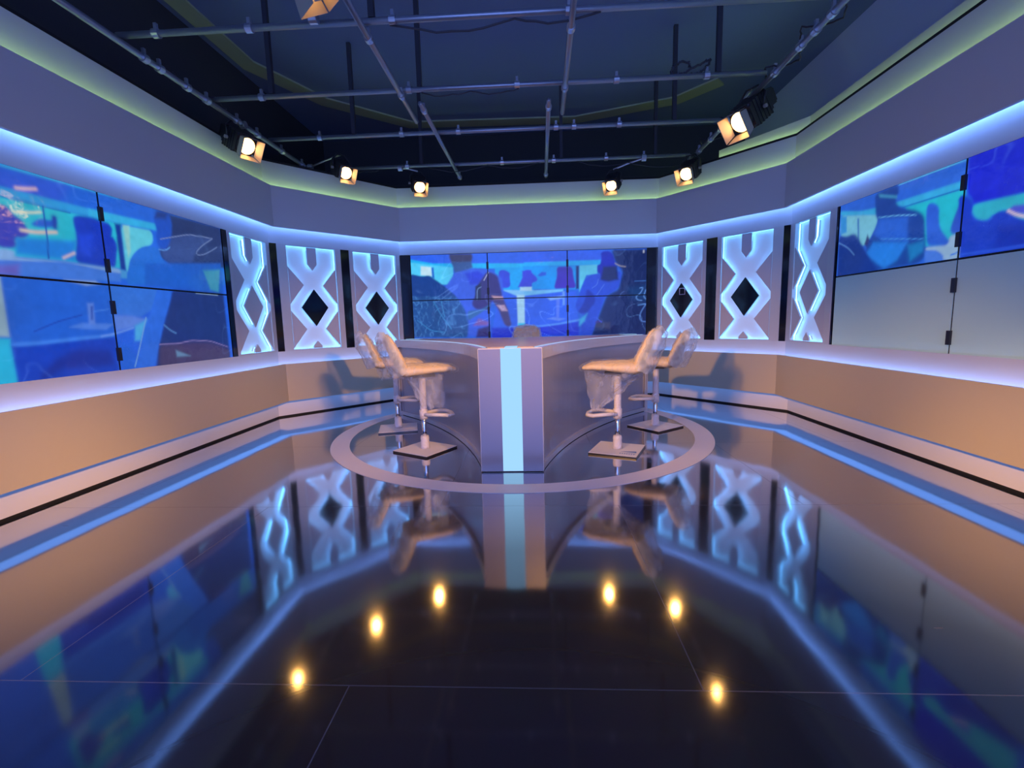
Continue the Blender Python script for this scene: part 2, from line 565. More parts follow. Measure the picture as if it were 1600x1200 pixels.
# ------------------------------------------------------------------ lattice light panels
def lattice(w, s0, s1, label, dark):
    """s0..s1 outer frame; lit field inside"""
    A, t, nrm = SEG[w]
    c = wp(w, (s0 + s1) / 2, ZB, D)
    root = thing('lattice_light_panel', label, 'light panel', c, 0, 'backlit lattice panels around the set')
    def P(s, z, d):
        return wp(w, s, z, d) - c
    fi0, fi1 = s0 + FR[0], s1 - FR[1]
    z0, z1 = ZB + 0.018, ZT - 0.012
    dep = 0.075
    def bx(bm, a, b, za, zb, da, db):
        hexa(bm, [P(a, za, da), P(b, za, da), P(b, za, db), P(a, za, db), P(a, zb, da), P(b, zb, da), P(b, zb, db), P(a, zb, db)])
    bm = bmesh.new()
    bx(bm, s0, fi0, ZB, ZT, D - 0.004, D + dep)
    bx(bm, fi1, s1, ZB, ZT, D - 0.004, D + dep)
    bx(bm, fi0, fi1, ZB, z0, D - 0.004, D + dep)
    bx(bm, fi0, fi1, z1, ZT, D - 0.004, D + dep)
    link('frame', bm, M['panel'], root)
    bm = bmesh.new(); bx(bm, fi0, fi1, z0, z1, D + dep - 0.006, D + dep)
    link('backplate', bm, M['back'], root)
    wd, ht = fi1 - fi0, z1 - z0
    U = lambda u, v: (fi0 + u * wd, z1 - v * ht)
    # strips round the inside of the frame
    bm = bmesh.new()
    e = 0.003
    for (a, b) in (((e / wd, .004), (e / wd, .996)), ((1 - e / wd, .004), (1 - e / wd, .996)), ((.01, .002), (.99, .002)), ((.01, .998), (.99, .998))):
        (sa, za), (sb, zb) = U(*a), U(*b)
        bm.faces.new([bm.verts.new(q) for q in (P(sa, za, D + 0.045), P(sb, zb, D + 0.045), P(sb, zb, D + 0.056), P(sa, za, D + 0.056))])
    link('led_strip', bm, M['led_lattice'], root)
    pieces = [
        ('side_board', [(.012, .20), (.30, .37), (.012, .555)], 0),
        ('side_board', [(.012, .625), (.30, .805), (.012, .985)], 0),
        ('side_board', [(.988, .20), (.70, .37), (.988, .555)], 0),
        ('side_board', [(.988, .625), (.70, .805), (.988, .985)], 0),
        ('top_board', [(.405, .004), (.595, .004), (.595, .165), (.50, .225), (.405, .165)], 0),
        ('diamond', [(.50, .41), (.775, .59), (.50, .775), (.225, .59)], dark),
        ('bottom_board', [(.50, .925), (.59, .975), (.59, .997), (.41, .997), (.41, .975)], 0)]
    for nm, poly, dk in pieces:
        pts = [U(*q) for q in poly]
        bm = bmesh.new()
        a = [bm.verts.new(P(s, z, D + 0.004)) for s, z in pts]
        b = [bm.verts.new(P(s, z, D + 0.022)) for s, z in pts]
        bm.faces.new(a); bm.faces.new(b)
        for k in range(len(a)):
            bm.faces.new((a[k], a[(k + 1) % len(a)], b[(k + 1) % len(a)], b[k]))
        pc = link(nm, bm, M['blackgloss'] if dk else M['piece'], root)
        if nm == 'diamond': pc['label'] = 'black glossy diamond' if dk else 'white diamond'
        # core and light strip behind the board, a little in from its edge
        cx_ = sum(p[0] for p in pts) / len(pts); cz_ = sum(p[1] for p in pts) / len(pts)
        ins = [(cx_ + (s - cx_) * (1 - 0.024 / max(0.03, abs(s - cx_) + abs(z - cz_)) * 1.6), cz_ + (z - cz_) * (1 - 0.024 / max(0.03, abs(s - cx_) + abs(z - cz_)) * 1.6)) for s, z in pts]
        bm = bmesh.new()
        a = [bm.verts.new(P(s, z, D + 0.030)) for s, z in ins]
        b = [bm.verts.new(P(s, z, D + 0.050)) for s, z in ins]
        for k in range(len(a)):
            bm.faces.new((a[k], a[(k + 1) % len(a)], b[(k + 1) % len(a)], b[k]))
        link('led_strip', bm, M['led_lattice'], pc)
        bm = bmesh.new()
        a = [bm.verts.new(P(s, z, D + 0.022)) for s, z in ins]
        b = [bm.verts.new(P(s, z, D + dep - 0.006)) for s, z in [(cx_ + (s - cx_) * .93, cz_ + (z - cz_) * .93) for s, z in ins]]
        bm.faces.new(a)
        for k in range(len(a)):
            bm.faces.new((a[k], a[(k + 1) % len(a)], b[(k + 1) % len(a)], b[k]))
        link('spacer', bm, M['piece'], pc)
    return root

FR = (0.042, 0.085)
lattice('L', 5.385, 6.243, 'backlit lattice panel beside the big left screens, with a white diamond', 0)
FR = (0.122, 0.083)
lattice('LA', 0.052, 0.948, 'backlit lattice panel with black diamond, nearer the left corner than the centre screens', 1)
FR = (0.060, 0.075)
lattice('LA', 1.082, LA_LEN + 0.045, 'backlit lattice panel with black diamond behind the two left stools', 1)
FR = (0.075, 0.058)
r_in = lattice('RA', -0.05, 0.785, 'backlit lattice panel with square reflection painted on its black diamond, right of centre screens', 1)
FR = (0.062, 0.123)
lattice('RA', 0.955, 1.840, 'backlit lattice panel with plain black diamond, further right of the centre screens', 1)
FR = (0.105, 0.105)
lattice('R', -0.05, 0.842, 'backlit lattice panel beside the big right screens, with a white diamond', 0)
# small rounded square outline: a reflection painted on the diamond
bm = bmesh.new()
s_, z_ = 0.40, 1.655; q = 0.046
cl = [(s_ - q, z_ + q), (s_ + q * .6, z_ + q), (s_ + q, z_ + q * .6), (s_ + q, z_ - q), (s_ - q, z_ - q), (s_ - q, z_ + q)]
tube(bm, [wp('RA', s, z, D + 0.001) - r_in.location for s, z in cl], 0.0045, 6)
dia = [c for c in r_in.children if c.name.startswith('diamond')][0]
link('square_reflection', bm, mat('pale_lilac_reflection', (0.75, 0.72, 0.95), 0.5), dia)

# ------------------------------------------------------------------ screens
# what the screens show, some glints and a reflection painted in: flat patches and strokes, in metres along and up each wall
PICTURE = {
 'C': [
  ((46,100,245),1,[(-2.074,2.419),(0.004,2.356),(0.0,2.155),(-2.085,2.216)],0),
  ((46,95,245),1,[(-0.173,2.388),(1.226,2.345),(1.227,2.12),(-0.178,2.161)],0),
  ((30,180,250),1,[(-2.01,2.302),(-1.635,2.228),(0.001,2.182),(-0.0,2.102),(-2.018,2.16)],0),
  ((30,170,250),1,[(-0.15,2.2),(1.078,2.204),(1.078,2.124),(-0.151,2.136)],0),
  ((80,205,250),1,[(-2.013,2.255),(-1.302,2.153),(-1.313,1.881),(-2.031,1.901)],0),
  ((190,225,240),1,[(-1.833,2.189),(-1.665,2.17),(-1.658,2.027),(-1.84,2.046)],0),
  ((25,80,200),1,[(-1.659,2.163),(-1.626,2.162),(-1.618,1.985),(-1.652,2.0)],0),
  ((20,165,250),1,[(-0.621,2.126),(0.0,2.129),(-0.007,1.75),(-0.631,1.767)],0),
  ((14,150,250),1,[(-0.165,2.14),(0.732,2.121),(0.73,1.751),(-0.172,1.775)],0),
  ((50,70,225),1,[(-0.567,2.078),(-0.483,2.102),(-0.374,2.045),(-0.389,1.978),(-0.366,1.801),(-0.561,1.806)],0),
  ((55,65,225),1,[(-0.18,2.067),(-0.035,2.076),(-0.033,1.805),(-0.255,1.811),(-0.182,1.959)],0),
  ((55,65,225),1,[(-0.152,2.079),(-0.056,2.083),(-0.016,2.021),(0.052,1.965),(0.065,1.898),(-0.032,1.873),(-0.033,1.805),(-0.158,1.809)],0),
  ((40,90,225),1,[(0.066,1.992),(0.136,2.044),(0.205,2.035),(0.204,1.988),(0.107,1.971)],0),
  ((60,40,190),1,[(0.37,2.118),(0.629,2.117),(0.642,1.935),(0.696,1.772),(0.325,1.768),(0.382,1.983)],0),
  ((20,20,100),1,[(0.684,2.122),(0.732,2.121),(0.73,1.758),(0.682,1.759)],0),
  ((90,200,240),1,[(0.739,2.127),(1.024,2.132),(1.024,1.992),(0.847,1.97),(0.737,1.717)],0),
  ((45,95,242),1,[(-0.562,1.738),(-0.007,1.723),(-0.02,0.992),(-0.724,1.008)],0),
  ((45,95,242),1,[(-0.16,1.686),(0.682,1.718),(0.733,1.017),(-0.174,1.037)],0),
  ((125,195,250),1,[(-0.506,1.77),(-0.007,1.757),(-0.007,1.716),(-0.147,1.672),(-0.286,1.676)],0),
  ((110,190,250),1,[(-0.159,1.754),(0.476,1.758),(0.476,1.724),(-0.161,1.67)],0),
  ((170,220,250),1,[(-0.278,1.689),(-0.153,1.686),(-0.157,1.162),(-0.269,1.165)],0),
  ((60,190,245),1,[(-0.268,1.234),(-0.156,1.232),(-0.157,1.162),(-0.269,1.165)],0),
  ((170,215,245),1,[(-0.22,1.81),(-0.033,1.805),(-0.034,1.748),(-0.221,1.753)],0),
  ((170,215,245),1,[(-0.151,1.808),(-0.04,1.805),(-0.041,1.754),(-0.152,1.757)],0),
  ((30,50,215),2,[(-0.171,1.163),(0.734,1.231),(0.733,1.003),(-0.174,1.023)],0),
  ((30,45,205),2,[(-0.705,1.168),(-0.017,1.152),(-0.021,0.964),(-0.71,0.979)],0),
  ((80,140,250),1,[(-0.17,1.19),(0.123,1.191),(0.402,1.219),(0.734,1.28),(0.734,1.245),(0.401,1.191),(0.122,1.163),(-0.171,1.163)],0),
  ((90,130,245),1,[(0.208,1.292),(0.319,1.317),(0.513,1.285),(0.402,1.253)],0),
  ((85,120,245),1,[(0.364,1.618),(0.42,1.616),(0.402,1.301),(0.361,1.302)],0),
  ((120,165,245),1,[(0.213,1.629),(0.461,1.656),(0.475,1.615),(0.267,1.586)],0),
  ((100,150,245),1,[(0.462,1.724),(0.503,1.723),(0.501,1.505),(0.467,1.506)],0),
  ((55,50,80),1.5,[(-1.377,2.371),(-0.974,2.362),(-0.992,2.238),(-1.05,2.173),(-1.246,2.151),(-1.327,2.221)],0),
  ((50,85,150),1.5,[(-1.327,2.235),(-1.006,2.239),(-0.982,2.144),(-1.166,2.054),(-1.277,2.071)],0),
  ((55,95,235),1.5,[(-1.277,2.071),(-0.968,2.136),(-0.691,2.095),(-0.514,1.968),(-0.481,1.667),(-0.722,1.536),(-0.723,1.022),(-1.49,1.039),(-1.355,1.552),(-1.456,1.83)],0),
  ((40,60,225),2,[(-1.11,2.053),(-0.9,2.087),(-0.805,2.017),(-0.893,1.87),(-1.033,1.873)],0),
  ((52,42,120),1.5,[(-0.892,1.897),(-0.747,2.083),(-0.583,2.01),(-0.509,1.668),(-0.706,1.591),(-0.724,1.453),(-0.963,1.473),(-1.03,1.571),(-0.956,1.68)],0),
  ((70,55,110),1.5,[(-0.731,1.687),(-0.509,1.668),(-0.43,1.46),(-0.367,1.181),(-0.479,1.184),(-0.584,1.464)],0),
  ((190,150,165),1,[(-0.689,1.686),(-0.509,1.668),(-0.496,1.626),(-0.649,1.63)],0),
  ((185,155,190),1,[(-0.61,1.533),(-0.484,1.53),(-0.431,1.432),(-0.529,1.435)],0),
  ((25,30,70),1,[(-0.95,1.844),(-0.858,1.896),(-0.866,1.622),(-0.965,1.625)],0),
  ((45,35,105),2,[(-0.931,1.152),(-0.732,1.204),(-0.738,1.008),(-0.964,1.013)],0),
  ((120,90,175),2,[(-0.912,1.319),(-0.744,1.26),(-0.774,1.205),(-1.0,1.21)],0),
  ((18,62,145),1,[(-2.015,2.071),(-1.813,2.025),(-1.7,2.042),(-1.632,1.986),(-1.509,1.9),(-1.264,1.688),(-1.282,1.605),(-2.032,1.625)],0),
  ((32,85,165),1.5,[(-2.02,1.708),(-1.264,1.688),(-1.132,1.463),(-1.083,1.268),(-1.106,1.016),(-2.02,1.036)],1),
  ((50,100,170),1.5,[(-1.104,1.449),(-0.85,1.47),(-0.707,1.563),(-0.708,1.522),(-0.909,1.389),(-1.096,1.282)],0),
  ((12,28,88),2,[(1.253,2.358),(1.85,2.352),(1.842,0.978),(0.927,0.999),(1.038,1.286),(1.174,1.637),(1.364,1.727),(1.43,2.02),(1.308,2.157)],0),
  ((14,55,115),5,[(1.5,1.75),(1.824,1.795),(1.814,1.526),(1.569,1.586)],0),
  ((48,48,85),2,[(0.996,1.218),(1.23,1.213),(1.231,1.103),(0.983,1.136)],0),
  ((35,72,218),1,[(1.024,1.992),(0.847,1.943),(0.778,1.77),(0.667,1.501),(0.707,1.376),(0.817,1.346),(0.733,1.003),(0.927,0.999),(1.038,1.314),(1.147,1.624),(1.364,1.754),(1.417,1.994),(1.336,2.023),(1.309,1.89)],0),
  ((25,45,175),1.5,[(0.86,1.768),(0.983,1.642),(0.996,1.547),(0.845,1.359),(0.707,1.376),(0.818,1.551)],0),
  ((20,25,185),1,[(1.078,2.336),(1.253,2.338),(1.308,2.157),(1.336,2.023),(1.336,1.916),(1.201,1.859),(1.078,1.883),(1.078,1.99),(1.024,2.005),(1.024,2.125),(1.078,2.137),(1.091,2.23)],0),
  ((15,25,90),2,[(1.119,2.096),(1.335,2.103),(1.363,1.888),(1.201,1.859),(1.078,1.896)],0),
  ((60,170,235),2,[(0.734,1.266),(0.859,1.359),(0.817,1.236),(0.734,1.169)],0),
 ],
 'L': [
  ((33,100,222),1,[(3.052,2.541),(4.432,2.44),(5.402,2.328),(5.317,1.789),(2.911,1.589)],0),
  ((48,90,222),4,[(2.92,2.334),(3.573,2.385),(3.466,2.182),(2.889,2.126)],0),
  ((60,180,230),1,[(3.081,2.369),(3.736,2.377),(4.014,2.381),(4.012,2.37),(3.735,2.365),(3.079,2.355)],0),
  ((45,155,225),1,[(3.013,2.221),(3.99,2.221),(3.981,2.165),(3.004,2.159)],0),
  ((50,170,225),1,[(3.699,2.221),(4.369,2.239),(4.375,2.178),(4.01,2.163),(3.691,2.163)],0),
  ((38,185,212),1,[(3.003,2.156),(3.98,2.157),(3.923,1.783),(3.406,1.785),(2.946,1.765)],0),
  ((25,125,222),2,[(3.115,1.902),(3.555,1.948),(3.524,1.792),(3.111,1.788)],0),
  ((55,62,185),1,[(3.024,2.101),(3.102,2.103),(3.131,2.051),(3.19,2.024),(3.223,1.935),(3.173,1.905),(3.115,1.902),(3.122,1.823),(2.982,1.815)],0),
  ((30,90,212),1,[(3.227,2.004),(3.304,2.068),(3.389,2.064),(3.408,2.097),(3.429,2.087),(3.42,2.027),(3.315,2.0)],0),
  ((20,55,190),1,[(3.561,2.145),(3.704,2.16),(3.909,2.139),(3.877,2.051),(3.924,1.984),(3.872,1.769),(3.522,1.784),(3.568,1.981),(3.551,2.083)],0),
  ((30,70,222),3,[(3.579,1.998),(3.7,2.019),(3.657,1.848),(3.577,1.875)],0),
  ((15,50,150),1,[(3.919,2.153),(3.978,2.157),(3.977,1.761),(3.923,1.767)],0),
  ((90,195,220),1,[(3.982,2.154),(4.315,2.166),(4.305,2.033),(4.155,1.993),(4.043,1.89),(3.996,1.767),(3.977,1.765)],0),
  ((140,200,200),1,[(4.0,2.154),(4.065,2.159),(4.045,1.938),(4.014,1.886)],0),
  ((40,180,210),1,[(3.863,2.149),(3.909,2.143),(3.921,2.048),(3.876,2.04),(3.901,2.09)],0),
  ((70,150,215),1,[(3.809,1.793),(3.987,1.766),(3.977,1.703),(3.799,1.702)],0),
  ((125,165,220),1,[(2.982,1.815),(3.108,1.814),(3.095,1.766),(3.405,1.777),(3.922,1.774),(3.914,1.723),(3.481,1.772),(2.969,1.73)],0),
  ((65,120,222),1,[(2.968,1.72),(3.404,1.774),(3.917,1.74),(3.906,1.671),(2.956,1.638)],0),
  ((100,95,195),2,[(2.964,1.697),(3.12,1.722),(3.108,1.639),(2.956,1.638)],0),
  ((32,95,212),1,[(2.927,1.636),(3.805,1.643),(3.785,0.874),(2.819,0.908)],0),
  ((145,175,195),1,[(2.926,1.632),(2.99,1.632),(2.988,1.233),(2.868,1.237)],0),
  ((35,175,220),1,[(2.867,1.231),(2.989,1.22),(2.995,0.903),(2.819,0.904)],0),
  ((15,62,190),1.5,[(2.994,1.169),(3.788,1.216),(3.806,1.01),(3.768,0.893),(3.0,0.917)],0),
  ((20,45,150),3,[(3.12,0.923),(3.236,1.042),(3.43,1.119),(3.723,1.101),(3.751,0.972),(3.442,0.977),(3.317,0.989),(3.203,0.92)],0),
  ((60,125,232),1,[(2.991,1.193),(3.174,1.195),(3.478,1.218),(3.781,1.233),(3.788,1.212),(3.474,1.191),(3.17,1.17),(2.993,1.165)],0),
  ((75,125,225),1,[(3.409,1.292),(3.51,1.323),(3.784,1.313),(3.711,1.268),(3.528,1.275)],0),
  ((90,130,222),1,[(3.575,1.477),(3.627,1.479),(3.619,1.31),(3.567,1.311)],0),
  ((35,65,165),1,[(3.601,1.454),(3.619,1.454),(3.603,1.35),(3.59,1.35)],0),
  ((130,160,210),1,[(3.416,1.646),(3.671,1.657),(3.712,1.636),(3.587,1.615)],0),
  ((35,52,105),1.5,[(4.398,2.361),(5.299,2.38),(5.317,1.789),(4.6,1.729),(4.461,1.902),(4.375,1.926),(4.366,2.009),(4.495,2.045),(4.57,2.309)],0),
  ((35,108,215),1,[(4.304,2.029),(4.155,1.993),(4.032,1.881),(3.959,1.647),(5.31,1.75),(5.309,1.945),(4.616,1.832),(4.542,1.824),(4.395,1.911),(4.366,2.009)],0),
  ((52,75,140),2,[(4.404,2.116),(4.777,2.216),(5.138,2.232),(4.841,2.042),(4.796,1.925),(4.505,1.89),(4.387,1.936)],0),
  ((30,80,195),1.5,[(4.398,2.357),(4.535,2.379),(4.57,2.309),(4.547,2.158),(4.497,2.063),(4.444,2.012),(4.368,2.026),(4.348,2.106),(4.37,2.177),(4.344,2.287)],0),
  ((28,52,130),2,[(4.398,2.361),(4.533,2.37),(4.49,2.31),(4.366,2.292)],0),
  ((30,92,200),1.5,[(4.187,1.857),(5.237,1.983),(5.232,1.66),(4.479,1.657),(4.157,1.661)],0),
  ((60,150,185),1.5,[(4.942,1.872),(5.21,1.91),(5.154,1.657),(5.025,1.678)],0),
  ((50,112,218),1,[(3.796,1.633),(4.298,1.638),(4.205,1.443),(4.064,1.375),(3.776,1.395)],0),
  ((28,50,118),1.5,[(4.477,1.646),(5.231,1.652),(5.239,0.9),(4.161,0.885),(4.227,1.108),(4.341,1.353),(4.437,1.536)],0),
  ((66,56,98),2,[(4.239,1.116),(4.613,1.125),(4.935,1.111),(5.227,1.026),(5.225,0.911),(4.445,0.91),(4.206,0.906)],0),  # brown reflection painted into the dark picture
  ((42,107,228),1,[(4.299,1.642),(4.477,1.646),(4.407,1.491),(4.33,1.353),(4.21,1.067),(4.155,0.919),(3.944,0.908),(4.05,1.158),(4.165,1.385)],0),
  ((90,130,225),1.5,[(3.792,1.388),(3.979,1.383),(4.129,1.352),(3.963,1.28),(3.797,1.252)],0),
  ((75,170,230),1.5,[(3.994,1.296),(4.129,1.352),(4.088,1.279),(4.032,1.167),(3.975,1.169)],0),
  ((30,95,215),2,[(3.806,1.138),(3.929,1.116),(3.977,1.001),(3.944,0.908),(3.797,0.907),(3.799,1.092)],0),
  ((95,130,170),1,[(4.432,1.054),(4.617,0.987),(4.434,0.991)],0),
 ],
 'R': [
  ((38,98,218),1,[(5.438,2.845),(3.814,2.451),(3.712,1.547),(5.308,1.602)],0),
  ((50,165,222),1,[(5.259,2.321),(4.943,2.25),(4.737,2.233),(4.449,2.221),(3.818,2.22),(3.812,2.165),(4.37,2.157),(4.47,2.189),(4.701,2.158),(5.236,2.262)],0),
  ((32,180,205),1,[(4.37,2.153),(3.802,2.158),(3.769,1.864),(3.982,1.774),(4.128,1.788)],0),
  ((115,190,215),1,[(5.236,2.268),(4.702,2.163),(4.694,2.089),(4.753,1.993),(4.845,1.899),(4.94,1.934),(5.232,2.068)],0),
  ((45,140,215),1,[(5.245,2.264),(5.149,2.244),(5.132,2.082),(5.225,2.077)],0),
  ((30,90,180),1,[(4.982,2.188),(4.959,2.183),(4.932,1.933),(4.949,1.946)],0),
  ((45,52,110),1,[(4.82,2.005),(4.768,1.927),(4.814,1.884),(4.855,1.921)],0),
  ((22,62,152),1.5,[(4.758,2.363),(4.479,2.381),(4.457,2.295),(4.492,2.276),(4.479,2.21),(4.418,2.159),(4.25,2.108),(4.156,2.04),(4.108,1.709),(4.178,1.657),(4.674,1.648),(4.842,1.868),(4.753,1.993),(4.681,2.096),(4.73,2.164)],0),
  ((35,92,205),2,[(4.671,2.132),(4.337,2.07),(4.314,1.862),(4.62,1.912),(4.739,1.991)],0),
  ((35,120,222),2,[(4.732,1.921),(4.313,1.853),(4.418,1.714),(4.566,1.656),(4.836,1.817)],0),
  ((25,120,190),2,[(4.31,1.825),(4.133,1.84),(4.145,1.748),(4.272,1.686)],0),
  ((60,140,190),1,[(4.708,2.35),(4.48,2.278),(4.477,2.255),(4.691,2.318)],0),
  ((40,92,212),1,[(4.143,2.121),(4.082,2.127),(4.016,2.074),(4.015,1.977),(3.985,1.889),(3.909,1.811),(3.903,1.762),(4.106,1.785),(4.143,2.02)],0),
  ((40,80,200),1,[(3.858,2.1),(3.797,2.111),(3.764,1.817),(3.913,1.843),(3.872,1.978),(3.843,2.05)],0),
  ((145,178,212),1,[(4.116,1.778),(3.903,1.762),(3.902,1.834),(3.792,1.83),(3.77,1.639),(3.938,1.645),(3.955,1.704),(4.018,1.738),(4.113,1.752)],0),
  ((70,120,225),1,[(4.123,1.745),(4.018,1.738),(3.943,1.686),(3.948,1.646),(4.112,1.649)],0),
  ((15,50,142),1.5,[(5.25,2.071),(5.127,2.039),(5.015,2.055),(4.947,1.997),(4.876,1.904),(4.709,1.711),(4.617,1.632),(5.238,1.618)],0),
  ((25,35,215),1,[(3.802,2.405),(3.046,2.417),(2.997,1.995),(3.726,2.022),(3.736,2.069),(3.784,2.115)],0),
  ((45,175,205),1,[(3.726,2.022),(2.997,1.995),(2.96,1.68),(3.41,1.86),(3.556,1.93),(3.602,1.884),(3.686,1.91),(3.729,1.969)],0),
  ((20,55,200),1,[(3.851,2.107),(3.812,2.114),(3.74,2.062),(3.724,2.0),(3.738,1.962),(3.685,1.901),(3.575,1.871),(3.547,1.928),(3.466,1.933),(3.378,1.846),(2.964,1.713),(2.944,1.545),(3.797,1.633),(3.82,1.921)],0),
  ((15,40,175),3,[(3.52,1.836),(2.967,1.747),(2.952,1.612),(3.518,1.669)],0),
  ((75,80,215),1,[(3.465,1.925),(3.42,1.945),(3.313,1.931),(3.305,1.86),(3.414,1.891)],0),
 ],
}
STROKES = {
 'C': [
  ((120,150,210),0.0056,[(-0.929,1.631),(-0.924,1.802),(-0.86,1.828)]),
  ((180,190,230),0.0056,[(-0.807,1.935),(-0.734,2.055)]),
  ((60,140,215),0.007,[(-1.476,1.361),(-1.522,1.612)]),
  ((60,140,215),0.007,[(-1.649,1.615),(-1.531,1.39),(-1.371,1.163)]),
  ((60,140,215),0.0056,[(-1.934,1.316),(-1.714,1.142),(-1.487,1.109)]),
  ((140,135,150),0.0084,[(1.308,2.144),(1.376,2.102),(1.47,2.086)]),
  ((95,145,225),0.007,[(1.703,1.745),(1.757,1.757),(1.718,1.664),(1.637,1.612),(1.665,1.557),(1.733,1.548)]),
  ((95,145,225),0.007,[(1.798,1.715),(1.759,1.608),(1.807,1.567)]),
  ((80,130,210),0.0084,[(1.679,1.475),(1.801,1.492)]),
  ((80,120,200),0.0084,[(1.801,1.486),(1.721,1.365),(1.702,1.27),(1.737,1.214),(1.805,1.206)]),
  ((50,100,180),0.0056,[(1.621,1.854),(1.796,1.856)]),
  ((60,90,160),0.0056,[(1.379,1.618),(1.406,1.672),(1.446,1.698)]),
  ((190,195,220),0.0098,[(1.756,2.329),(1.757,2.302)]),
  ((70,110,235),0.0056,[(0.942,1.765),(1.024,1.817),(1.037,1.897)]),
  ((70,110,235),0.0056,[(1.01,1.642),(1.092,1.761),(1.133,1.814)]),
  ((60,40,140),0.014,[(1.01,1.218),(1.093,1.23)]),
  ((60,90,225),0.007,[(1.01,1.287),(1.093,1.216)]),
 ],
 'L': [
  ((190,212,200),0.0095,[(3.14,2.074),(3.239,2.088),(3.317,2.109)]),  # warm glint painted over the picture, more follow
  ((205,190,185),0.0127,[(3.168,1.958),(3.26,1.958),(3.407,1.987)]),
  ((190,175,200),0.0116,[(3.44,1.808),(3.525,1.853)]),
  ((205,175,205),0.0137,[(3.177,2.237),(3.243,2.249),(3.306,2.265)]),  # lamp glint, painted likewise
  ((20,100,190),0.0037,[(3.062,2.158),(3.538,2.155)]),
  ((20,80,180),0.0053,[(3.341,2.153),(3.337,1.912),(3.326,1.789)]),
  ((20,60,170),0.0211,[(3.411,2.09),(3.406,2.025)]),
  ((28,72,185),0.0047,[(3.15,1.264),(3.324,1.334),(3.519,1.385)]),
  ((60,120,225),0.0047,[(3.626,1.415),(3.755,1.434)]),
  ((110,130,185),0.0038,[(4.403,2.107),(4.595,2.162),(4.777,2.216),(5.139,2.237)]),
  ((110,130,180),0.0038,[(5.138,2.232),(4.965,2.136),(4.84,2.033),(4.948,2.029),(5.102,2.099),(5.201,2.153)]),
  ((90,150,225),0.0038,[(4.366,2.009),(4.455,2.009),(4.506,2.047)]),
  ((125,112,172),0.0043,[(4.24,1.12),(4.477,1.118),(4.642,1.143),(4.937,1.126),(5.214,1.047)]),
  ((95,140,232),0.0076,[(3.658,1.215),(3.794,1.233),(3.973,1.28)]),
  ((150,180,215),0.0052,[(4.796,1.631),(5.134,1.626)]),
  ((80,130,200),0.0066,[(4.322,1.301),(4.392,1.249),(4.458,1.221)]),
  ((110,160,225),0.0047,[(4.122,1.368),(4.043,1.174),(3.982,1.033),(3.939,0.94)]),
 ],
 'R': [
  ((90,160,220),0.0039,[(4.685,2.135),(4.461,2.106),(4.245,2.063)]),
  ((60,130,210),0.0033,[(4.636,1.934),(4.145,1.851)]),
  ((90,185,230),0.0039,[(4.465,2.368),(4.048,2.366),(3.808,2.36)]),
  ((25,110,190),0.0039,[(4.394,2.158),(3.829,2.162)]),
  ((90,140,215),0.0044,[(5.242,1.993),(5.099,1.928),(4.992,1.838)]),
  ((215,190,215),0.0086,[(3.456,1.919),(3.397,1.88),(3.334,1.855)]),
  ((40,80,220),0.0086,[(3.792,1.675),(3.518,1.669),(3.32,1.67)]),
  ((60,120,225),0.0055,[(3.874,1.682),(3.814,1.696)]),
 ],
}


def s2l(c):
    c = np.asarray(c, float) / 255.0
    return np.where(c <= 0.04045, c / 12.92, ((c + 0.055) / 1.055) ** 2.4)


def poly_sd(px, pz, poly):
    """signed distance, negative inside"""
    d = np.full(px.shape, 1e9); inside = np.zeros(px.shape, bool)
    n = len(poly)
    for i in range(n):
        ax, az = poly[i]; bx_, bz = poly[(i + 1) % n]
        ex, ez = bx_ - ax, bz - az
        wx, wz = px - ax, pz - az
        L2 = ex * ex + ez * ez + 1e-12
        tt = np.clip((wx * ex + wz * ez) / L2, 0, 1)
        d = np.minimum(d, np.hypot(wx - ex * tt, wz - ez * tt))
        cond = ((az > pz) != (bz > pz))
        with np.errstate(divide='ignore', invalid='ignore'):
            xi = ax + (pz - az) * ex / (ez if abs(ez) > 1e-12 else 1e-12)
        inside ^= cond & (px < xi)
    return np.where(inside, -d, d)


def line_d(px, pz, pts):
    d = np.full(px.shape, 1e9)
    for (ax, az), (bx_, bz) in zip(pts, pts[1:]):
        ex, ez = bx_ - ax, bz - az
        wx, wz = px - ax, pz - az
        tt = np.clip((wx * ex + wz * ez) / (ex * ex + ez * ez + 1e-12), 0, 1)
        d = np.minimum(d, np.hypot(wx - ex * tt, wz - ez * tt))
    return d


rng = np.random.RandomState(4)
def vnoise(x, z, seed):
    """smooth value noise"""
    r = np.random.RandomState(seed).rand(64, 64)
    xi, zi = np.floor(x).astype(int), np.floor(z).astype(int)
    fx, fz = x - xi, z - zi
    fx = fx * fx * (3 - 2 * fx); fz = fz * fz * (3 - 2 * fz)
    g = lambda a, b: r[a % 64, b % 64]
    return (g(xi, zi) * (1 - fx) + g(xi + 1, zi) * fx) * (1 - fz) + (g(xi, zi + 1) * (1 - fx) + g(xi + 1, zi + 1) * fx) * fz


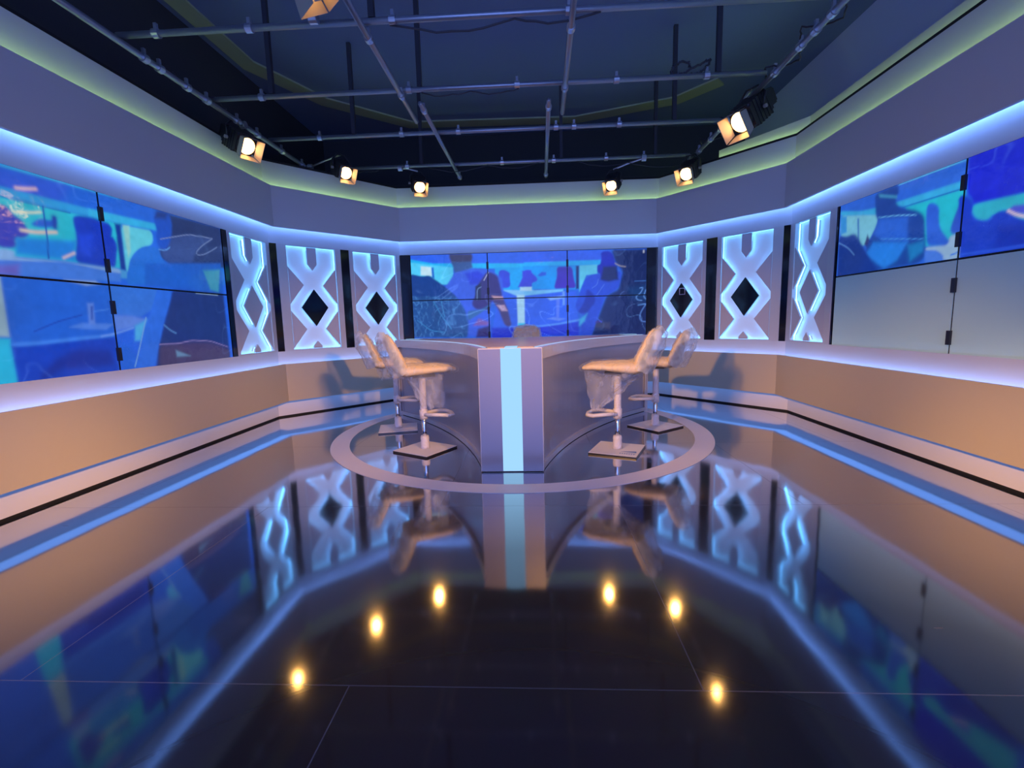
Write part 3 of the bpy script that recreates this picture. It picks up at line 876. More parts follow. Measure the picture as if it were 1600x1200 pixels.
def soften(pts, closed, n=2):
    """corner cutting, so figures in the picture have round outlines"""
    sub = []
    m0 = len(pts)
    for i in range(m0 if closed else m0 - 1):      # long edges keep their corners nearly sharp
        a, b = pts[i], pts[(i + 1) % m0]
        k = max(1, int(math.hypot(b[0] - a[0], b[1] - a[1]) / 0.10))
        sub += [(a[0] + (b[0] - a[0]) * j / k, a[1] + (b[1] - a[1]) * j / k) for j in range(k)]
    pts = sub if closed else sub + [pts[-1]]
    for _ in range(n):
        out = [] if closed else [pts[0]]
        m_ = len(pts)
        for i in range(m_ if closed else m_ - 1):
            a, b = pts[i], pts[(i + 1) % m_]
            out += [(a[0] * .75 + b[0] * .25, a[1] * .75 + b[1] * .25), (a[0] * .25 + b[0] * .75, a[1] * .25 + b[1] * .75)]
        if not closed: out.append(pts[-1])
        pts = out
    return pts


def paint(wall, px, pz):
    img = np.zeros(px.shape + (3,)) + s2l((34, 95, 225))
    for c, soft, poly, nz in PICTURE[wall]:
        if len(poly) >= 6: poly = soften(poly, True)
        w = 0.009 * soft
        sd = poly_sd(px, pz, poly)
        al = 1 / (1 + np.exp(np.clip(sd / w * 2.0, -40, 40)))
        cc = s2l(c)[None, None, :]
        if nz:      # crumpled plastic: bright creases
            a = vnoise(px * 9 + pz * 4, pz * 9 - px * 5 + 3 * vnoise(px * 4, pz * 4, 3), 7)
            cr = np.exp(-((a - 0.5) / 0.05) ** 2)
            b = vnoise(px * 22 + 20 * vnoise(px * 3, pz * 3, 5) * 0.2, pz * 14 + px * 10, 11)
            cr2 = np.exp(-((b - 0.5) / 0.07) ** 2)
            cc = cc * (0.75 + 0.2 * a)[..., None] + (s2l((95, 160, 220)))[None, None, :] * (0.55 * cr * b + 0.3 * cr2 * a)[..., None]
        img = img * (1 - al[..., None]) + cc * al[..., None]
    for c, hw, pts in STROKES[wall]:
        if len(pts) > 2: pts = soften(pts, False)
        d = line_d(px, pz, pts)
        al = np.exp(-(d / (hw * 0.9 + 0.002)) ** 2)
        img = img * (1 - al[..., None]) + s2l(c)[None, None, :] * al[..., None]
    # creases of the protective film catching the room, painted into the picture
    u = px * 2.2 + 1.5 * vnoise(px * 1.3, pz * 1.3, 21); v = pz * 3.1 + 1.8 * vnoise(px * 1.7, pz * 1.1, 22)
    a = vnoise(u * 2, v * 2, 23)
    cr = np.exp(-((a - 0.52) / 0.025) ** 2) * np.clip(vnoise(px * 1.1, pz * 1.6, 24) * 2.2 - 0.9, 0, 1)
    img = img + s2l((90, 130, 190))[None, None, :] * (0.55 * cr)[..., None]
    big = vnoise(px * 2.4, pz * 2.8, 31)
    img = img * (0.82 + 0.34 * big)[..., None] + s2l((60, 80, 120))[None, None, :] * (0.22 * (1 - big))[..., None]
    # slight mottling of the picture
    a = vnoise(px * 14, pz * 14, 2) * 0.5 + vnoise(px * 30, pz * 30, 9) * 0.5
    return img * (0.90 + 0.2 * a)[..., None]


def display(w, u0, u1, z0, z1, label, picture=True, step=0.013, clips=()):
    """u along wall in metres (world y for side walls, world x for the back)"""
    conv = {'C': lambda u: u + 2.1164, 'L': lambda u: u, 'R': lambda u: 6.1409 - u}[w]
    s0, s1 = sorted((conv(u0), conv(u1)))
    c = wp(w, (s0 + s1) / 2, z0, D)
    root = thing('display_panel', label, 'screen', c, 0, {'C': 'screens of the centre video wall', 'L': 'screens of the left video wall', 'R': 'screens of the right video wall'}[w])
    g = 0.004
    bm = bmesh.new()
    hexa(bm, [p - c for p in (wp(w, s0 + g / 2, z0 + g / 2, D + 0.012), wp(w, s1 - g / 2, z0 + g / 2, D + 0.012), wp(w, s1 - g / 2, z0 + g / 2, D + 0.09), wp(w, s0 + g / 2, z0 + g / 2, D + 0.09),
                              wp(w, s0 + g / 2, z1 - g / 2, D + 0.012), wp(w, s1 - g / 2, z1 - g / 2, D + 0.012), wp(w, s1 - g / 2, z1 - g / 2, D + 0.09), wp(w, s0 + g / 2, z1 - g / 2, D + 0.09))])
    link('housing', bm, M['bezel'], root)
    bz = 0.008
    a0, a1, b0, b1 = s0 + bz, s1 - bz, z0 + bz, z1 - bz
    if picture:
        nx = max(2, int((a1 - a0) / step)); nz = max(2, int((b1 - b0) / step))
        S, Z = np.meshgrid(np.linspace(a0, a1, nx), np.linspace(b0, b1, nz))
        Uc = {'C': S - 2.1164, 'L': S, 'R': 6.1409 - S}[w]
        img = paint(w, Uc, Z)
        A, t, nn = SEG[w]
        co = np.stack([A.x + t.x * S + nn.x * (D + 0.008) - c.x, A.y + t.y * S + nn.y * (D + 0.008) - c.y, Z - c.z], -1).reshape(-1, 3)
        idx = np.arange(nx * nz).reshape(nz, nx)
        f = np.stack([idx[:-1, :-1], idx[:-1, 1:], idx[1:, 1:], idx[1:, :-1]], -1).reshape(-1, 4)
        me = bpy.data.meshes.new('picture')
        me.from_pydata(co.tolist(), [], f.tolist())
        ca = me.color_attributes.new('picture', 'FLOAT_COLOR', 'POINT')
        buf = np.ones((nx * nz, 4)); buf[:, :3] = img.reshape(-1, 3)
        ca.data.foreach_set('color', buf.ravel())
        me.materials.append(M['screen'])
        o = bpy.data.objects.new('picture', me); COL.objects.link(o); o.parent = root
    else:
        bm = bmesh.new()
        hexa(bm, [p - c for p in (wp(w, a0, b0, D + 0.006), wp(w, a1, b0, D + 0.006), wp(w, a1, b0, D + 0.012), wp(w, a0, b0, D + 0.012),
                                  wp(w, a0, b1, D + 0.006), wp(w, a1, b1, D + 0.006), wp(w, a1, b1, D + 0.012), wp(w, a0, b1, D + 0.012))])
        link('protective_sheet', bm, M['paper'], root)
    for cu, cz in clips:
        cs = conv(cu); bm = bmesh.new()
        hexa(bm, [p - c for p in (wp(w, cs - .017, cz - .055, D - .012), wp(w, cs + .017, cz - .055, D - .012), wp(w, cs + .017, cz - .055, D + .012), wp(w, cs - .017, cz - .055, D + .012),
                                  wp(w, cs - .017, cz + .055, D - .012), wp(w, cs + .017, cz + .055, D - .012), wp(w, cs + .017, cz + .055, D + .012), wp(w, cs - .017, cz + .055, D + .012))])
        link('clip', bm, M['clip'], root)
    return root

XC = [-2.005, -0.742, 0.545, 1.812]
zl, zm, zh = 0.905, 1.636, 2.372
cn = ['left', 'middle', 'right']
for i in range(3):
    cu = [(XC[i + 1] - 0.0, 0)] if i < 2 else []
    for (za, zb, rw, cz) in ((zm, zh, 'top', (2.17, 1.76)), (zl, zm, 'bottom', (1.45, 1.05))):
        display('C', XC[i], XC[i + 1], za, zb, '%s %s screen of the centre video wall behind the desk' % (rw, cn[i]),
                clips=[(XC[i + 1], z) for z in cz] if i < 2 else ())
YL = [5.295, 3.79, 2.30, 0.80]
for i, nm in ((0, 'next to the lattice panel'), (1, 'nearest the left edge of the photo')):
    for (za, zb, rw, cz) in ((zm, 2.386, 'top', (2.20, 1.79)), (0.900, zm, 'bottom', (1.45, 1.06))):
        display('L', YL[i], YL[i + 1], za, zb, '%s screen of the left video wall, %s' % (rw, nm), step=0.011,
                clips=[(YL[i + 1], z) for z in cz] if i == 0 else ())
YR = [5.262, 3.808, 2.33, 0.80]
for i, nm in ((0, 'next to the lattice panel'), (1, 'nearest the right edge of the photo')):
    display('R', YR[i], YR[i + 1], 1.645, 2.384, 'top blue-lit screen of the right video wall, %s' % nm, step=0.011,
            clips=[(YR[i + 1], 2.20), (YR[i + 1], 1.79)] if i == 0 else ())
    display('R', YR[i], YR[i + 1], 0.905, 1.645, 'bottom screen under pale protective sheet on right wall, %s' % nm, picture=False,
            clips=[(YR[i + 1], 1.45), (YR[i + 1], 1.05)] if i == 0 else ())
# plain panels where the walls go on towards the camera, out of the photo
upright('L', 0.80, 2.30, M['wall'])
upright('R', 6.1409 - 2.33, 5.34, M['wall'])

# ------------------------------------------------------------------ the desk
desk = thing('presenter_desk', 'white three-pronged news desk with concave sides and a lit front strip', 'desk', (-0.2, 5.5, 0))
def arc_pts(P0, P1, P2, n=22):
    """circle through three points, from P0 to P2"""
    ax, ay = P0; bx_, by = P1; cx_, cy_ = P2
    d = 2 * (ax * (by - cy_) + bx_ * (cy_ - ay) + cx_ * (ay - by))
    ux = ((ax * ax + ay * ay) * (by - cy_) + (bx_ * bx_ + by * by) * (cy_ - ay) + (cx_ * cx_ + cy_ * cy_) * (ay - by)) / d
    uy = ((ax * ax + ay * ay) * (cx_ - bx_) + (bx_ * bx_ + by * by) * (ax - cx_) + (cx_ * cx_ + cy_ * cy_) * (bx_ - ax)) / d
    r = math.hypot(ax - ux, ay - uy)
    a0 = math.atan2(ay - uy, ax - ux); a2 = math.atan2(cy_ - uy, cx_ - ux)
    da = (a2 - a0 + math.pi) % (2 * math.pi) - math.pi
    return [(ux + r * math.cos(a0 + da * k / n), uy + r * math.sin(a0 + da * k / n)) for k in range(n + 1)]

# outline relative to the desk centre (-0.2, 5.5)
fl, fr = (-0.262, -1.70), (0.256, -1.70)
er0, er1 = (1.72, 0.90), (1.46, 1.35)
el0, el1 = (-1.72, 0.90), (-1.46, 1.35)
right_side = arc_pts(fr, (0.735, -0.40), er0)
back_side = arc_pts(er1, (0.0, 0.90), el1)
left_side = [(-x, y) for x, y in right_side][::-1]
left_side[-1] = fl
outline = right_side + back_side + left_side          # counter-clockwise

def inset(poly, d):
    out = []
    n = len(poly)
    for i in range(n):
        p0, p1, p2 = Vector(poly[i - 1]), Vector(poly[i]), Vector(poly[(i + 1) % n])
        if (p1 - p0).length < 1e-6 or (p2 - p1).length < 1e-6:
            out.append(tuple(p1)); continue
        e1 = (p1 - p0).normalized(); e2 = (p2 - p1).normalized()
        n1 = Vector((-e1.y, e1.x)); n2 = Vector((-e2.y, e2.x))
        k = max(0.35, 1 + n1.dot(n2))
        out.append(tuple(p1 + (n1 + n2) * (d / k)))
    return out

bm = bmesh.new(); prism(bm, inset(outline, 0.035), 0.05, 0.95)
link('side_panel', bm, M['deskpanel'], desk, smooth=False)['label'] = 'glossy grey concave side panel'
bm = bmesh.new(); prism(bm, inset(outline, 0.004), 0.006, 0.055)
link('base_rail', bm, M['deskwhite'], desk)
bm = bmesh.new(); prism(bm, inset(outline, 0.012), 0.0, 0.006)
link('shadow_gap', bm, M['black'], desk)
bm = bmesh.new(); prism(bm, outline, 0.945, 1.042)
link('apron', bm, M['deskwhite'], desk)
bm = bmesh.new(); prism(bm, inset(outline, 0.085), 1.0425, 1.0465)
link('desktop_inlay', bm, M['desktop'], desk)['label'] = 'glossy brown-grey glass inlay'
# lit lines along the edges of the top
o1, o2 = inset(outline, 0.05), inset(outline, 0.075)
M['edge'] = emitter('lit_desk_edge', (0.45, 0.62, 1.0), 0.9)
for side in (range(0, 23), range(23, 46), range(46, 68)):
    side = list(side)
    bm = bmesh.new()
    for a, b in zip(side, side[1:]):
        hexa(bm, [(*o1[a], 1.0421), (*o1[b], 1.0421), (*o2[b], 1.0421), (*o2[a], 1.0421), (*o1[a], 1.046), (*o1[b], 1.046), (*o2[b], 1.046), (*o2[a], 1.046)])
    bmesh.ops.remove_doubles(bm, verts=bm.verts, dist=1e-5)
    link('edge_light', bm, M['edge'], desk)

def prong(angle, cxy):
    """end column of a prong: two grey faces, lit strip between, white stiles at the corners"""
    mx = Matrix.Translation(Vector((cxy[0], cxy[1], 0))) @ Matrix.Rotation(angle, 4, 'Z')
    # local: face looks to -y, width 0.518
    for x0, x1 in ((-0.259, -0.078), (0.090, 0.259)):
        bm = bmesh.new(); box(bm, x0, x1, -0.006, 0.05, 0.012, 1.036, mx)
        link('end_panel', bm, M['deskfront'], desk)['label'] = 'brushed grey end panel'
    bm = bmesh.new(); box(bm, -0.078, 0.090, -0.004, 0.02, 0.012, 1.040, mx)
    link('light_strip', bm, M['deskglow'], desk)['label'] = 'glowing white-blue strip'
    bm = bmesh.new()
    for x0, x1 in ((-0.262, -0.259), (0.259, 0.262)):
        box(bm, x0, x1, -0.008, 0.02, 0.006, 1.04, mx)
    link('edge_trim', bm, M['deskwhite'], desk)
    # glowing strip carries over onto the desk top
    bm = bmesh.new(); box(bm, -0.045, 0.058, 0.0, 0.22, 1.043, 1.0478, mx)
    link('top_light', bm, M['deskglow'], desk)

prong(0.0, (-0.003, -1.70))
prong(math.atan2(0.45, -0.26) - math.pi / 2 + math.pi / 2 + 0.0, ((er0[0] + er1[0]) / 2, (er0[1] + er1[1]) / 2))
prong(math.atan2(-0.45, -0.26), ((el0[0] + el1[0]) / 2, (el0[1] + el1[1]) / 2))
# vertical stiles of the side frames, beside each column
bm = bmesh.new()
for P0, P1 in ((fr, right_side[1]), (er0, right_side[-2]), (fl, left_side[-2]), (el0, left_side[1]), (er1, back_side[1]), (el1, back_side[-2])):
    a = Vector(P0); d = (Vector(P1) - a).normalized()
    nn = Vector((-d.y, d.x))
    cen2 = -a.normalized()
    if nn.dot(Vector((0, 0)) - a) < 0: nn = -nn
    b = a + d * 0.045
    q = [a, b, b + nn * 0.045, a + nn * 0.045]
    hexa(bm, [(p.x, p.y, 0.05) for p in q] + [(p.x, p.y, 0.95) for p in q])
link('corner_stile', bm, M['deskwhite'], desk)

# ------------------------------------------------------------------ stools
def superloft(bm, stations, n=28, e=2.6, jitter=0.0, seed=0, cap=True):
    """stations: (x, z, width, thickness); section square to the centre line"""
    rings = []
    for i, (x, z, w, t) in enumerate(stations):
        a = stations[max(0, i - 1)]; b = stations[min(len(stations) - 1, i + 1)]
        tx, tz = b[0] - a[0], b[1] - a[1]
        L = math.hypot(tx, tz); tx, tz = tx / L, tz / L
        nx, nz = -tz, tx
        ring = []
        for k in range(n):
            an = 2 * math.pi * k / n
            cy_, cn_ = math.cos(an), math.sin(an)
            yy = w / 2 * math.copysign(abs(cy_) ** (2 / e), cy_)
            nn_ = t / 2 * math.copysign(abs(cn_) ** (2 / e), cn_)
            v = Vector((x + nx * nn_, yy, z + nz * nn_))
            if jitter:
                q = mnoise.noise_vector(v * 14 + Vector((seed, 0, 0))) * jitter + mnoise.noise_vector(v * 33 + Vector((0, seed, 0))) * jitter * 0.45
                v = v + q
            ring.append(bm.verts.new(v))
        rings.append(ring)
    for a, b in zip(rings, rings[1:]):
        for k in range(n):
            bm.faces.new((a[k], a[(k + 1) % n], b[(k + 1) % n], b[k]))
    if cap:
        bm.faces.new(rings[0]); bm.faces.new(rings[-1])


def densify(st, m=5):
    out = []
    for a, b in zip(st, st[1:]):
        for k in range(m):
            f = k / m
            out.append(tuple(a[j] * (1 - f) + b[j] * f for j in range(4)))
    out.append(st[-1])
    return out


def make_stool(label, loc, yaw, base_yaw, film, seed, dz=0.0, mark=False):
    root = thing('bar_stool', label, 'bar stool', loc, yaw, 'wrapped bar stools around the desk')
    SEAT = [(0.315, .800, .24, .012), (0.30, .806, .34, .045), (0.24, .818, .40, .070), (0.10, .822, .43, .085), (-0.04, .816, .43, .100), (-0.16, .812, .42, .120), (-0.225, .815, .40, .10), (-0.245, .818, .36, .04)]
    BACK = [(-0.175, .800, .36, .05), (-0.195, .845, .40, .085), (-0.225, .92, .41, .085), (-0.262, 1.00, .41, .078), (-0.298, 1.08, .39, .070), (-0.320, 1.125, .34, .062), (-0.332, 1.150, .24, .035), (-0.334, 1.156, .10, .010)]
    SEAT = [(a, b + dz, c_, d_) for a, b, c_, d_ in SEAT]; BACK = [(a, b + dz, c_, d_) for a, b, c_, d_ in BACK]
    bm = bmesh.new(); superloft(bm, densify(SEAT, 3), 32, 2.8, 0.006, seed)
    link('seat', bm, M['fabric'], root, smooth=True)
    bm = bmesh.new(); superloft(bm, densify(BACK, 3), 32, 2.8, 0.006, seed + 3)
    link('backrest', bm, M['fabric'], root, smooth=True)
    # under-seat plate
    bm = bmesh.new(); box(bm, -0.11, 0.11, -0.09, 0.09, .742 + dz, .768 + dz)
    link('mounting_plate', bm, M['basemetal'], root)
    # gas column: outer sleeve in bubble wrap, chrome below
    bm = bmesh.new(); tube(bm, [(0, 0, .40 + dz * .5), (0, 0, .745 + dz)], .034, 20)
    link('column_sleeve', bm, M['wrap'], root, smooth=False)['label'] = 'sleeve wrapped in white bubble film'
    bm = bmesh.new(); tube(bm, [(0, 0, .02), (0, 0, .42 + dz * .5)], .024, 24)
    link('column', bm, M['chrome'], root, smooth=True)['label'] = 'chrome lower column'
    bm = bmesh.new()
    zz = [.024, .05, .075, .10, .125, .15]
    tube(bm, [(0, 0, z) for z in zz], .04, 18, radii=[.047, .043, .046, .041, .044, .038])
    link('column_wrap', bm, M['wrap'], root, smooth=True)
    # footrest loop
    bm = bmesh.new()
    zf = .365 + dz * .5
    loop = [(0.0, -.035, zf), (.10, -.10, zf), (.20, -.155, zf - .005), (.265, -.12, zf - .008), (.285, 0, zf - .01), (.265, .12, zf - .008), (.20, .155, zf - .005), (.10, .10, zf), (0.0, .035, zf)]
    tube(bm, loop, .019, 10)
    tube(bm, [(0, 0, zf - .045), (0, 0, zf + .045)], .042, 16)
    link('footrest', bm, M['wrap'], root, smooth=True)['label'] = 'footrest loop in bubble wrap'
    # base plate with a cardboard sheet on it
    mx = Matrix.Rotation(base_yaw - yaw, 4, 'Z')
    bm = bmesh.new(); box(bm, -.225, .225, -.225, .225, 0.0, .016, mx)
    bmesh.ops.bevel(bm, geom=[e for e in bm.edges], offset=.005, segments=2)
    link('base', bm, M['basemetal'], root)
    bm = bmesh.new(); box(bm, -.222, .222, -.222, .222, .016, .021, mx)
    cd = link('base_cover', bm, M['card'], root)
    cd['label'] = 'grey cardboard sheet on the base'
    if mark:
        bm = bmesh.new()
        for tri in (((.05, -.09), (.20, -.10), (.19, -.05)), ((.05, -.12), (.20, -.135), (.20, -.125))):
            prism(bm, [tuple((mx @ Vector((x, y, 0))).xy) for x, y in tri], .0212, .0218)
        for k in range(7):
            x = .055 + k * .021
            box(bm, x, x + .012, -.165, -.145, .0212, .0218, mx)
        link('printed_mark', bm, M['cardblue'], cd)['label'] = 'small blue printed mark'
    # plastic over the backrest: loose bag hanging behind it
    bs = {'a': .06, 'b': .09}.get(film[0], .07)
    BAG = [(-0.20 - bs * .3, .79, .44, .10 + bs), (-0.23 - bs * .3, .87, .46, .115 + bs), (-0.265 - bs * .35, .96, .46, .11 + bs), (-0.30 - bs * .4, 1.05, .45, .10 + bs), (-0.335 - bs * .3, 1.12, .41, .09 + bs * .7), (-0.35 - bs * .2, 1.165, .30, .06 + bs * .3), (-0.355, 1.182, .14, .02)]
    BAG = [(a, b + dz, c_, d_) for a, b, c_, d_ in BAG]
    bm = bmesh.new(); superloft(bm, densify(BAG, 6), 48, 2.3, 0.015, seed + 9, cap=False)
    link('backrest_film', bm, M['film'], root, smooth=True)['label'] = 'crumpled clear plastic over the backrest'
    SF = [(0.345, .79, .20, .02), (0.325, .800, .36, .08), (0.24, .815, .44, .105), (0.08, .82, .465, .12), (-0.08, .815, .465, .135), (-0.20, .812, .44, .14)]
    SF = [(a, b + dz, c_, d_) for a, b, c_, d_ in SF]
    bm = bmesh.new(); superloft(bm, densify(SF, 6), 48, 2.4, 0.012, seed + 21, cap=False)
    link('seat_film', bm, M['seatfilm'], root, smooth=True)['label'] = 'clear plastic around the seat'
    # plastic hanging under the seat
    def skirt(top, bot, z0, z1, cb):
        bm = bmesh.new(); n = 44; mrows = 16
        rows = []
        for j in range(mrows + 1):
            f = j / mrows
            row = []
            for k in range(n):
                an = 2 * math.pi * k / n
                rx = top[0] * (1 - f) + bot[0] * f; ry = top[1] * (1 - f) + bot[1] * f
                cx_ = top[2] * (1 - f) + cb * f
                v = Vector((cx_ + rx * math.cos(an), ry * math.sin(an), z0 * (1 - f) + z1 * f + .012 * math.sin(an * 3)))
                v += Vector((math.cos(an), math.sin(an), 0)) * (.014 * math.sin(an * 7 + seed + f * 2) * (0.4 + f)) + mnoise.noise_vector(v * 12 + Vector((seed, 2, 1))) * .02
                row.append(bm.verts.new(v))
            rows.append(row)
        for a, b in zip(rows, rows[1:]):
            for k in range(n):
                bm.faces.new((a[k], a[(k + 1) % n], b[(k + 1) % n], b[k]))
        link('hanging_film', bm, M['filmthin'], root, smooth=True)['label'] = 'thin plastic hanging below the seat'
    if film[1] == 't': skirt((.30, .20, .03), (.035, .03, 0), .775 + dz, .40, .20)
    elif film[1] == 's': skirt((.20, .17, .02), (.10, .12, 0), .775 + dz, .43, .10)
    elif film[1] == 'k': skirt((.22, .18, .0), (.15, .12, 0), .775 + dz, .62, -.02)
    return root

make_stool('plastic-wrapped cream bar stool nearest the camera on the left of the desk', (-1.112, 4.52, 0), R(27), R(-30), 'as', 1, .0)
make_stool('plastic-wrapped cream bar stool further back on the left, partly hidden by the nearer stool', (-1.66, 5.47, 0), R(22), R(15), 'bk', 5, -.005)
make_stool('plastic-wrapped cream bar stool nearest the camera on the right, thin plastic hanging to its footrest', (.778, 4.43, 0), R(160), R(-23), 'bt', 11, .0, True)
make_stool('plastic-wrapped cream bar stool further back on the right of the desk', (1.385, 5.42, 0), R(150), R(38), 'bn', 17, -.05)
make_stool('wrapped cream bar stool behind the desk, only its backrest showing above the top', (-.12, 6.95, 0), R(-90), R(0), 'an', 23, .03)

# ------------------------------------------------------------------ pipe grid
PZ = 3.40
K = 1.07
def gs(p):
    return Vector((p[0] * K, p[1] * K, CAM_H + (p[2] - CAM_H) * K))


def pipe(label, pts, r=.024, hang=(), fit=(), group='cross pipes of the lighting grid', name='grid_pipe', end=None):
    pts = [gs(p) for p in pts]
    p0 = Vector(pts[0])
    root = thing(name, label, 'pipe', p0, 0, group)
    bm = bmesh.new(); tube(bm, [Vector(p) - p0 for p in pts], r, 16)
    link('pipe', bm, M['pipe'], root, smooth=True)
    d = (Vector(pts[-1]) - p0).normalized()
    for h in hang:
        q = p0 + d * h * K
        bm = bmesh.new(); box(bm, q.x - .022 - p0.x, q.x + .022 - p0.x, q.y - .022 - p0.y, q.y + .022 - p0.y, .02, 4.6 - p0.z - .001)
        link('hanger', bm, M['cable'], root)
    for h in fit:
        q = d * h * K
        bm = bmesh.new()
        tube(bm, [q - d * .025, q + d * .025], r + .010, 14)
        box(bm, q.x - .012, q.x + .012, q.y - .012, q.y + .012, q.z + r, q.z + r + .05)
        link('coupler', bm, M['clamp'], root, smooth=False)
    return root

ROWS = [3.60, 4.60, 5.59, 6.68]
lab = ['front horizontal grid pipe, nearest the camera, crossing the top of the photo', 'second horizontal grid pipe, counted from the camera', 'third horizontal grid pipe, counted from the camera', 'rearmost horizontal grid pipe, low above the centre screens']
XL, XR = -2.99, 2.13
ends = [(-3.02, 2.1), (-3.02, 2.1), (-3.02, 2.12), (-2.6, 2.1)]
for i, y in enumerate(ROWS):
    a, b = ends[i]
    hang = [[1.9, 4.85], [0.6, 2.0, 4.7], [1.0, 4.6], [1.1, 3.0, 4.25]][i]
    fit = [[.3, 1.0, 2.05, 3.3], [.5, 1.9, 2.9, 3.8, 4.6], [.6, 1.55, 2.2, 3.3, 3.5, 4.0], [.9, 2.2, 2.9, 3.6, 4.1]][i]
    pipe(lab[i], [(a, y, PZ), (b, y, PZ)], .024, hang, fit)
pipe('long left grid pipe running away from the camera above the left wall', [(XL, -.5, PZ - .05), (XL, 6.75, PZ - .05)], .026, [], [4.3, 4.45, 4.75, 5.0, 5.45, 5.8, 6.3, 6.8, 7.0], 'side pipes of the lighting grid')
pipe('long right grid pipe running away from the camera, crowded with cables', [(XR, -.5, PZ - .05), (XR, 6.95, PZ - .05)], .026, [], [4.2, 4.4, 4.6, 5.0, 5.6, 5.9, 6.2, 6.5, 6.9], 'side pipes of the lighting grid')
drop = [('short open-ended pipe at upper centre-left, nearer the camera', (-1.18, 3.2), (-1.19, 5.15)),
        ('short open-ended pipe at centre-left, ending low above the centre screens', (-1.055, 4.75), (-1.04, 7.12)),
        ('short pipe at upper centre-right, nearer the camera', (.295, 3.2), (.32, 5.10)),
        ('short open-ended pipe at centre-right, ending low above the centre screens', (.175, 4.80), (.205, 7.2))]
for l, a, b in drop:
    pipe(l, [(a[0], a[1], PZ - .055), (b[0], b[1], PZ - .055)], .024, [], [1.38 if a[1] < 4 else .15, .5 if a[1] < 4 else 2.3], 'short pipes clamped under the grid')

def cable(label, pts, r=.006, seed=0):
    rnd = random.Random(seed)
    P = [gs(p) for p in pts]
    out = []
    for a, b in zip(P, P[1:]):
        for k in range(8):
            f = k / 8
            v = a.lerp(b, f); v.z -= .10 * (a - b).length * math.sin(math.pi * f) * .8
            v += Vector((rnd.uniform(-1, 1), rnd.uniform(-1, 1), rnd.uniform(-1, 1))) * .008
            out.append(v)
    out.append(P[-1])
    p0 = out[0].copy()
    bm = bmesh.new(); tube(bm, [v - p0 for v in out], r, 8)
    o = link('cable', bm, M['cable'], smooth=True, loc=p0)
    return tag(o, label, 'cable', 'cables on the lighting grid')

cable('black cable looped under the second grid pipe near its middle', [(-1.0, 4.6, 3.37), (-.55, 4.6, 3.37), (-.1, 4.6, 3.37)], .006, 1)
cable('black cable sagging from the front grid pipe at upper centre', [(-1.0, 3.6, 3.38), (-.1, 3.62, 3.38), (.5, 3.6, 3.38)], .008, 2)
cable('black cable hanging by the leftmost lamps on the left pipe', [(-2.99, 4.1, 3.40), (-3.03, 4.35, 3.36), (-2.97, 4.6, 3.42), (-3.0, 4.8, 3.40)], .007, 3)
cable('short black cable on the left end of the rear pipe', [(-2.55, 6.68, 3.37), (-2.3, 6.66, 3.35), (-2.1, 6.68, 3.37)], .006, 4)
cable('black cable strung along the rear pipe, left half', [(-1.4, 6.68, 3.36), (-.6, 6.68, 3.38), (0.1, 6.68, 3.38)], .006, 5)
cable('black cable strung from rear pipe to the right pipe end', [(.6, 6.68, 3.38), (1.3, 6.7, 3.34), (2.1, 6.75, 3.33)], .006, 6)
for k, (y, lb) in enumerate([(3.9, 'nearest the camera'), (4.45, 'just before the big right lamp'), (5.5, 'just beyond the big right lamp'), (6.1, 'furthest from the camera')]):
    cable('tangled black cable on the right pipe, ' + lb, [(2.16, y - .3, 3.41), (2.26, y - .1, 3.37), (2.07, y + .1, 3.43), (2.17, y + .3, 3.41)], .007, 10 + k)
cable('coiled spare cable lying on the second grid pipe at right', [(1.3 + .13 * math.cos(a * .7) + .02 * a, 4.6, 3.47 + .06 * math.sin(a * .9)) for a in range(14)], .010, 22)

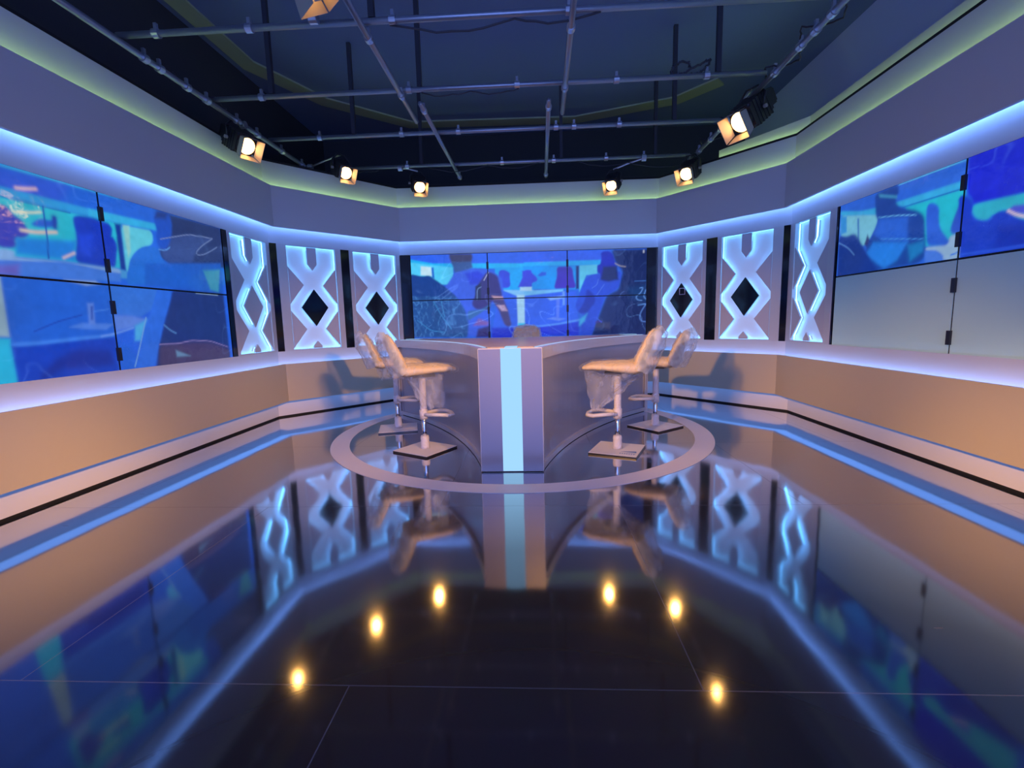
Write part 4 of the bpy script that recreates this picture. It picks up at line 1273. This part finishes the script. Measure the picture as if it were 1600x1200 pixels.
# ------------------------------------------------------------------ spotlights
def make_lamp(label, loc, aim, hang, watts=LAMP_W, scale=1.0, round_=False):
    """loc = lens centre, aim = point lit, hang = point on the pipe"""
    loc = Vector(loc)
    root = thing('studio_spotlight', label, 'spotlight', loc, 0, 'studio spotlights on the grid')
    d = (Vector(aim) - loc).normalized()
    Rm = d.to_track_quat('Y', 'Z').to_matrix().to_4x4() @ Matrix.Scale(scale, 4)
    # local: +y out of the lens
    bm = bmesh.new()
    box(bm, -.105, .105, -.30, -.02, -.105, .105)
    bmesh.ops.bevel(bm, geom=[e for e in bm.edges], offset=.025, segments=3)
    bm.transform(Rm)
    link('housing', bm, M['lampblack'], root)
    bm = bmesh.new()
    for k in range(5):
        box(bm, -.11, .11, -.27 + k * .045, -.255 + k * .045, -.11, .11)
    bm.transform(Rm); link('cooling_fins', bm, M['lampblack'], root)
    bm = bmesh.new(); box(bm, -.07, .07, -.43, -.29, -.07, .07)
    bmesh.ops.bevel(bm, geom=[e for e in bm.edges], offset=.015, segments=2)
    bm.transform(Rm); link('rear_cap', bm, M['lampblack'], root)
    bm = bmesh.new(); tube(bm, [(0, -.03, 0), (0, .012, 0)], .10, 28); bm.transform(Rm)
    link('front_ring', bm, M['lampblack'], root)
    bm = bmesh.new(); tube(bm, [(0, .010, 0), (0, .018, 0), (0, .024, 0)], .075, 28, radii=[.09, .082, .045]); bm.transform(Rm)
    link('lens', bm, M['lens'], root)['label'] = 'glowing warm lens'
    sp = .095; L = .115
    for k in range(4):
        bm = bmesh.new()
        w0, w1 = .088, .108
        t = .12
        pts = [Vector((-w0, .015, sp)), Vector((w0, .015, sp)), Vector((w1, .015 + L, sp + L * t * 1.4)), Vector((-w1, .015 + L, sp + L * t * 1.4))]
        pts2 = [p + Vector((0, 0, .003)) for p in pts]
        hexa(bm, pts + pts2)
        bm.transform(Matrix.Rotation(k * math.pi / 2, 4, 'Y')); bm.transform(Rm)
        link('barn_door', bm, M['barn'], root)
    # yoke and hook clamp, upright
    side = d.cross(Vector((0, 0, 1))).normalized()
    mid = -d * .16 * scale
    h = gs(hang) - loc
    top = mid + Vector((0, 0, .20 * scale))
    bm = bmesh.new()
    tube(bm, [mid + side * .12 * scale, mid + side * .13 * scale + Vector((0, 0, .12 * scale)), top + side * .06 * scale, top - side * .06 * scale, mid - side * .13 * scale + Vector((0, 0, .12 * scale)), mid - side * .12 * scale], .011, 8)
    link('yoke', bm, M['lampblack'], root, smooth=True)
    bm = bmesh.new()
    tube(bm, [top, top.lerp(h, .5) + Vector((0, 0, .01)), h], .012, 8)
    tube(bm, [h + Vector((-.03, 0, .0)), h + Vector((.03, 0, 0))], .040, 12)
    link('hook_clamp', bm, M['clamp'], root)
    bm = bmesh.new()
    for sgn in (-1, 1):
        q = mid + side * sgn * .125 * scale
        tube(bm, [q, q + side * sgn * .03], .018, 10)
    link('tilt_knob', bm, M['barn'], root)
    sl = spot('lamp_light', loc + d * .035, Vector(aim), watts, 84, .8, WARM, .05, root)
    return root

AIM = (-.2, 4.4, 1.0)
make_lamp('lit spotlight on the left pipe, leftmost and largest of the left lamps', (-3.154, 5.35, 3.257), (0.6, 3.4, .6), (-2.99, 5.05, 3.35))
make_lamp('lit spotlight at the far end of the left pipe, second of the left lamps', (-2.498, 6.5, 3.293), (.2, 3.8, .8), (-2.93, 6.40, 3.35), scale=.9)
make_lamp('lit spotlight on the rear pipe left of centre, above the centre screens', (-1.675, 7.25, 3.285), (-.2, 3.9, .9), (-1.8, 6.68, 3.38), scale=.9)
make_lamp('lit spotlight on the rear pipe right of centre, above the centre screens', (1.155, 7.2, 3.19), (-.2, 4.2, .9), (1.5, 6.68, 3.38), scale=.85)
make_lamp('lit spotlight at the far end of the right pipe', (2.12, 6.85, 3.21), (-.2, 4.0, .9), (2.13, 6.75, 3.35), scale=.95)
make_lamp('lit spotlight on the right pipe, largest and nearest of the right lamps', (2.146, 5.2, 3.226), (-.8, 3.6, .6), (2.13, 5.45, 3.35), scale=1.15)
make_lamp('spotlight cut off by the top edge of the photo, round glowing rim', (-1.40, 3.25, 3.43), (-.1, 4.6, .4), (-1.5, 3.5, 3.38))
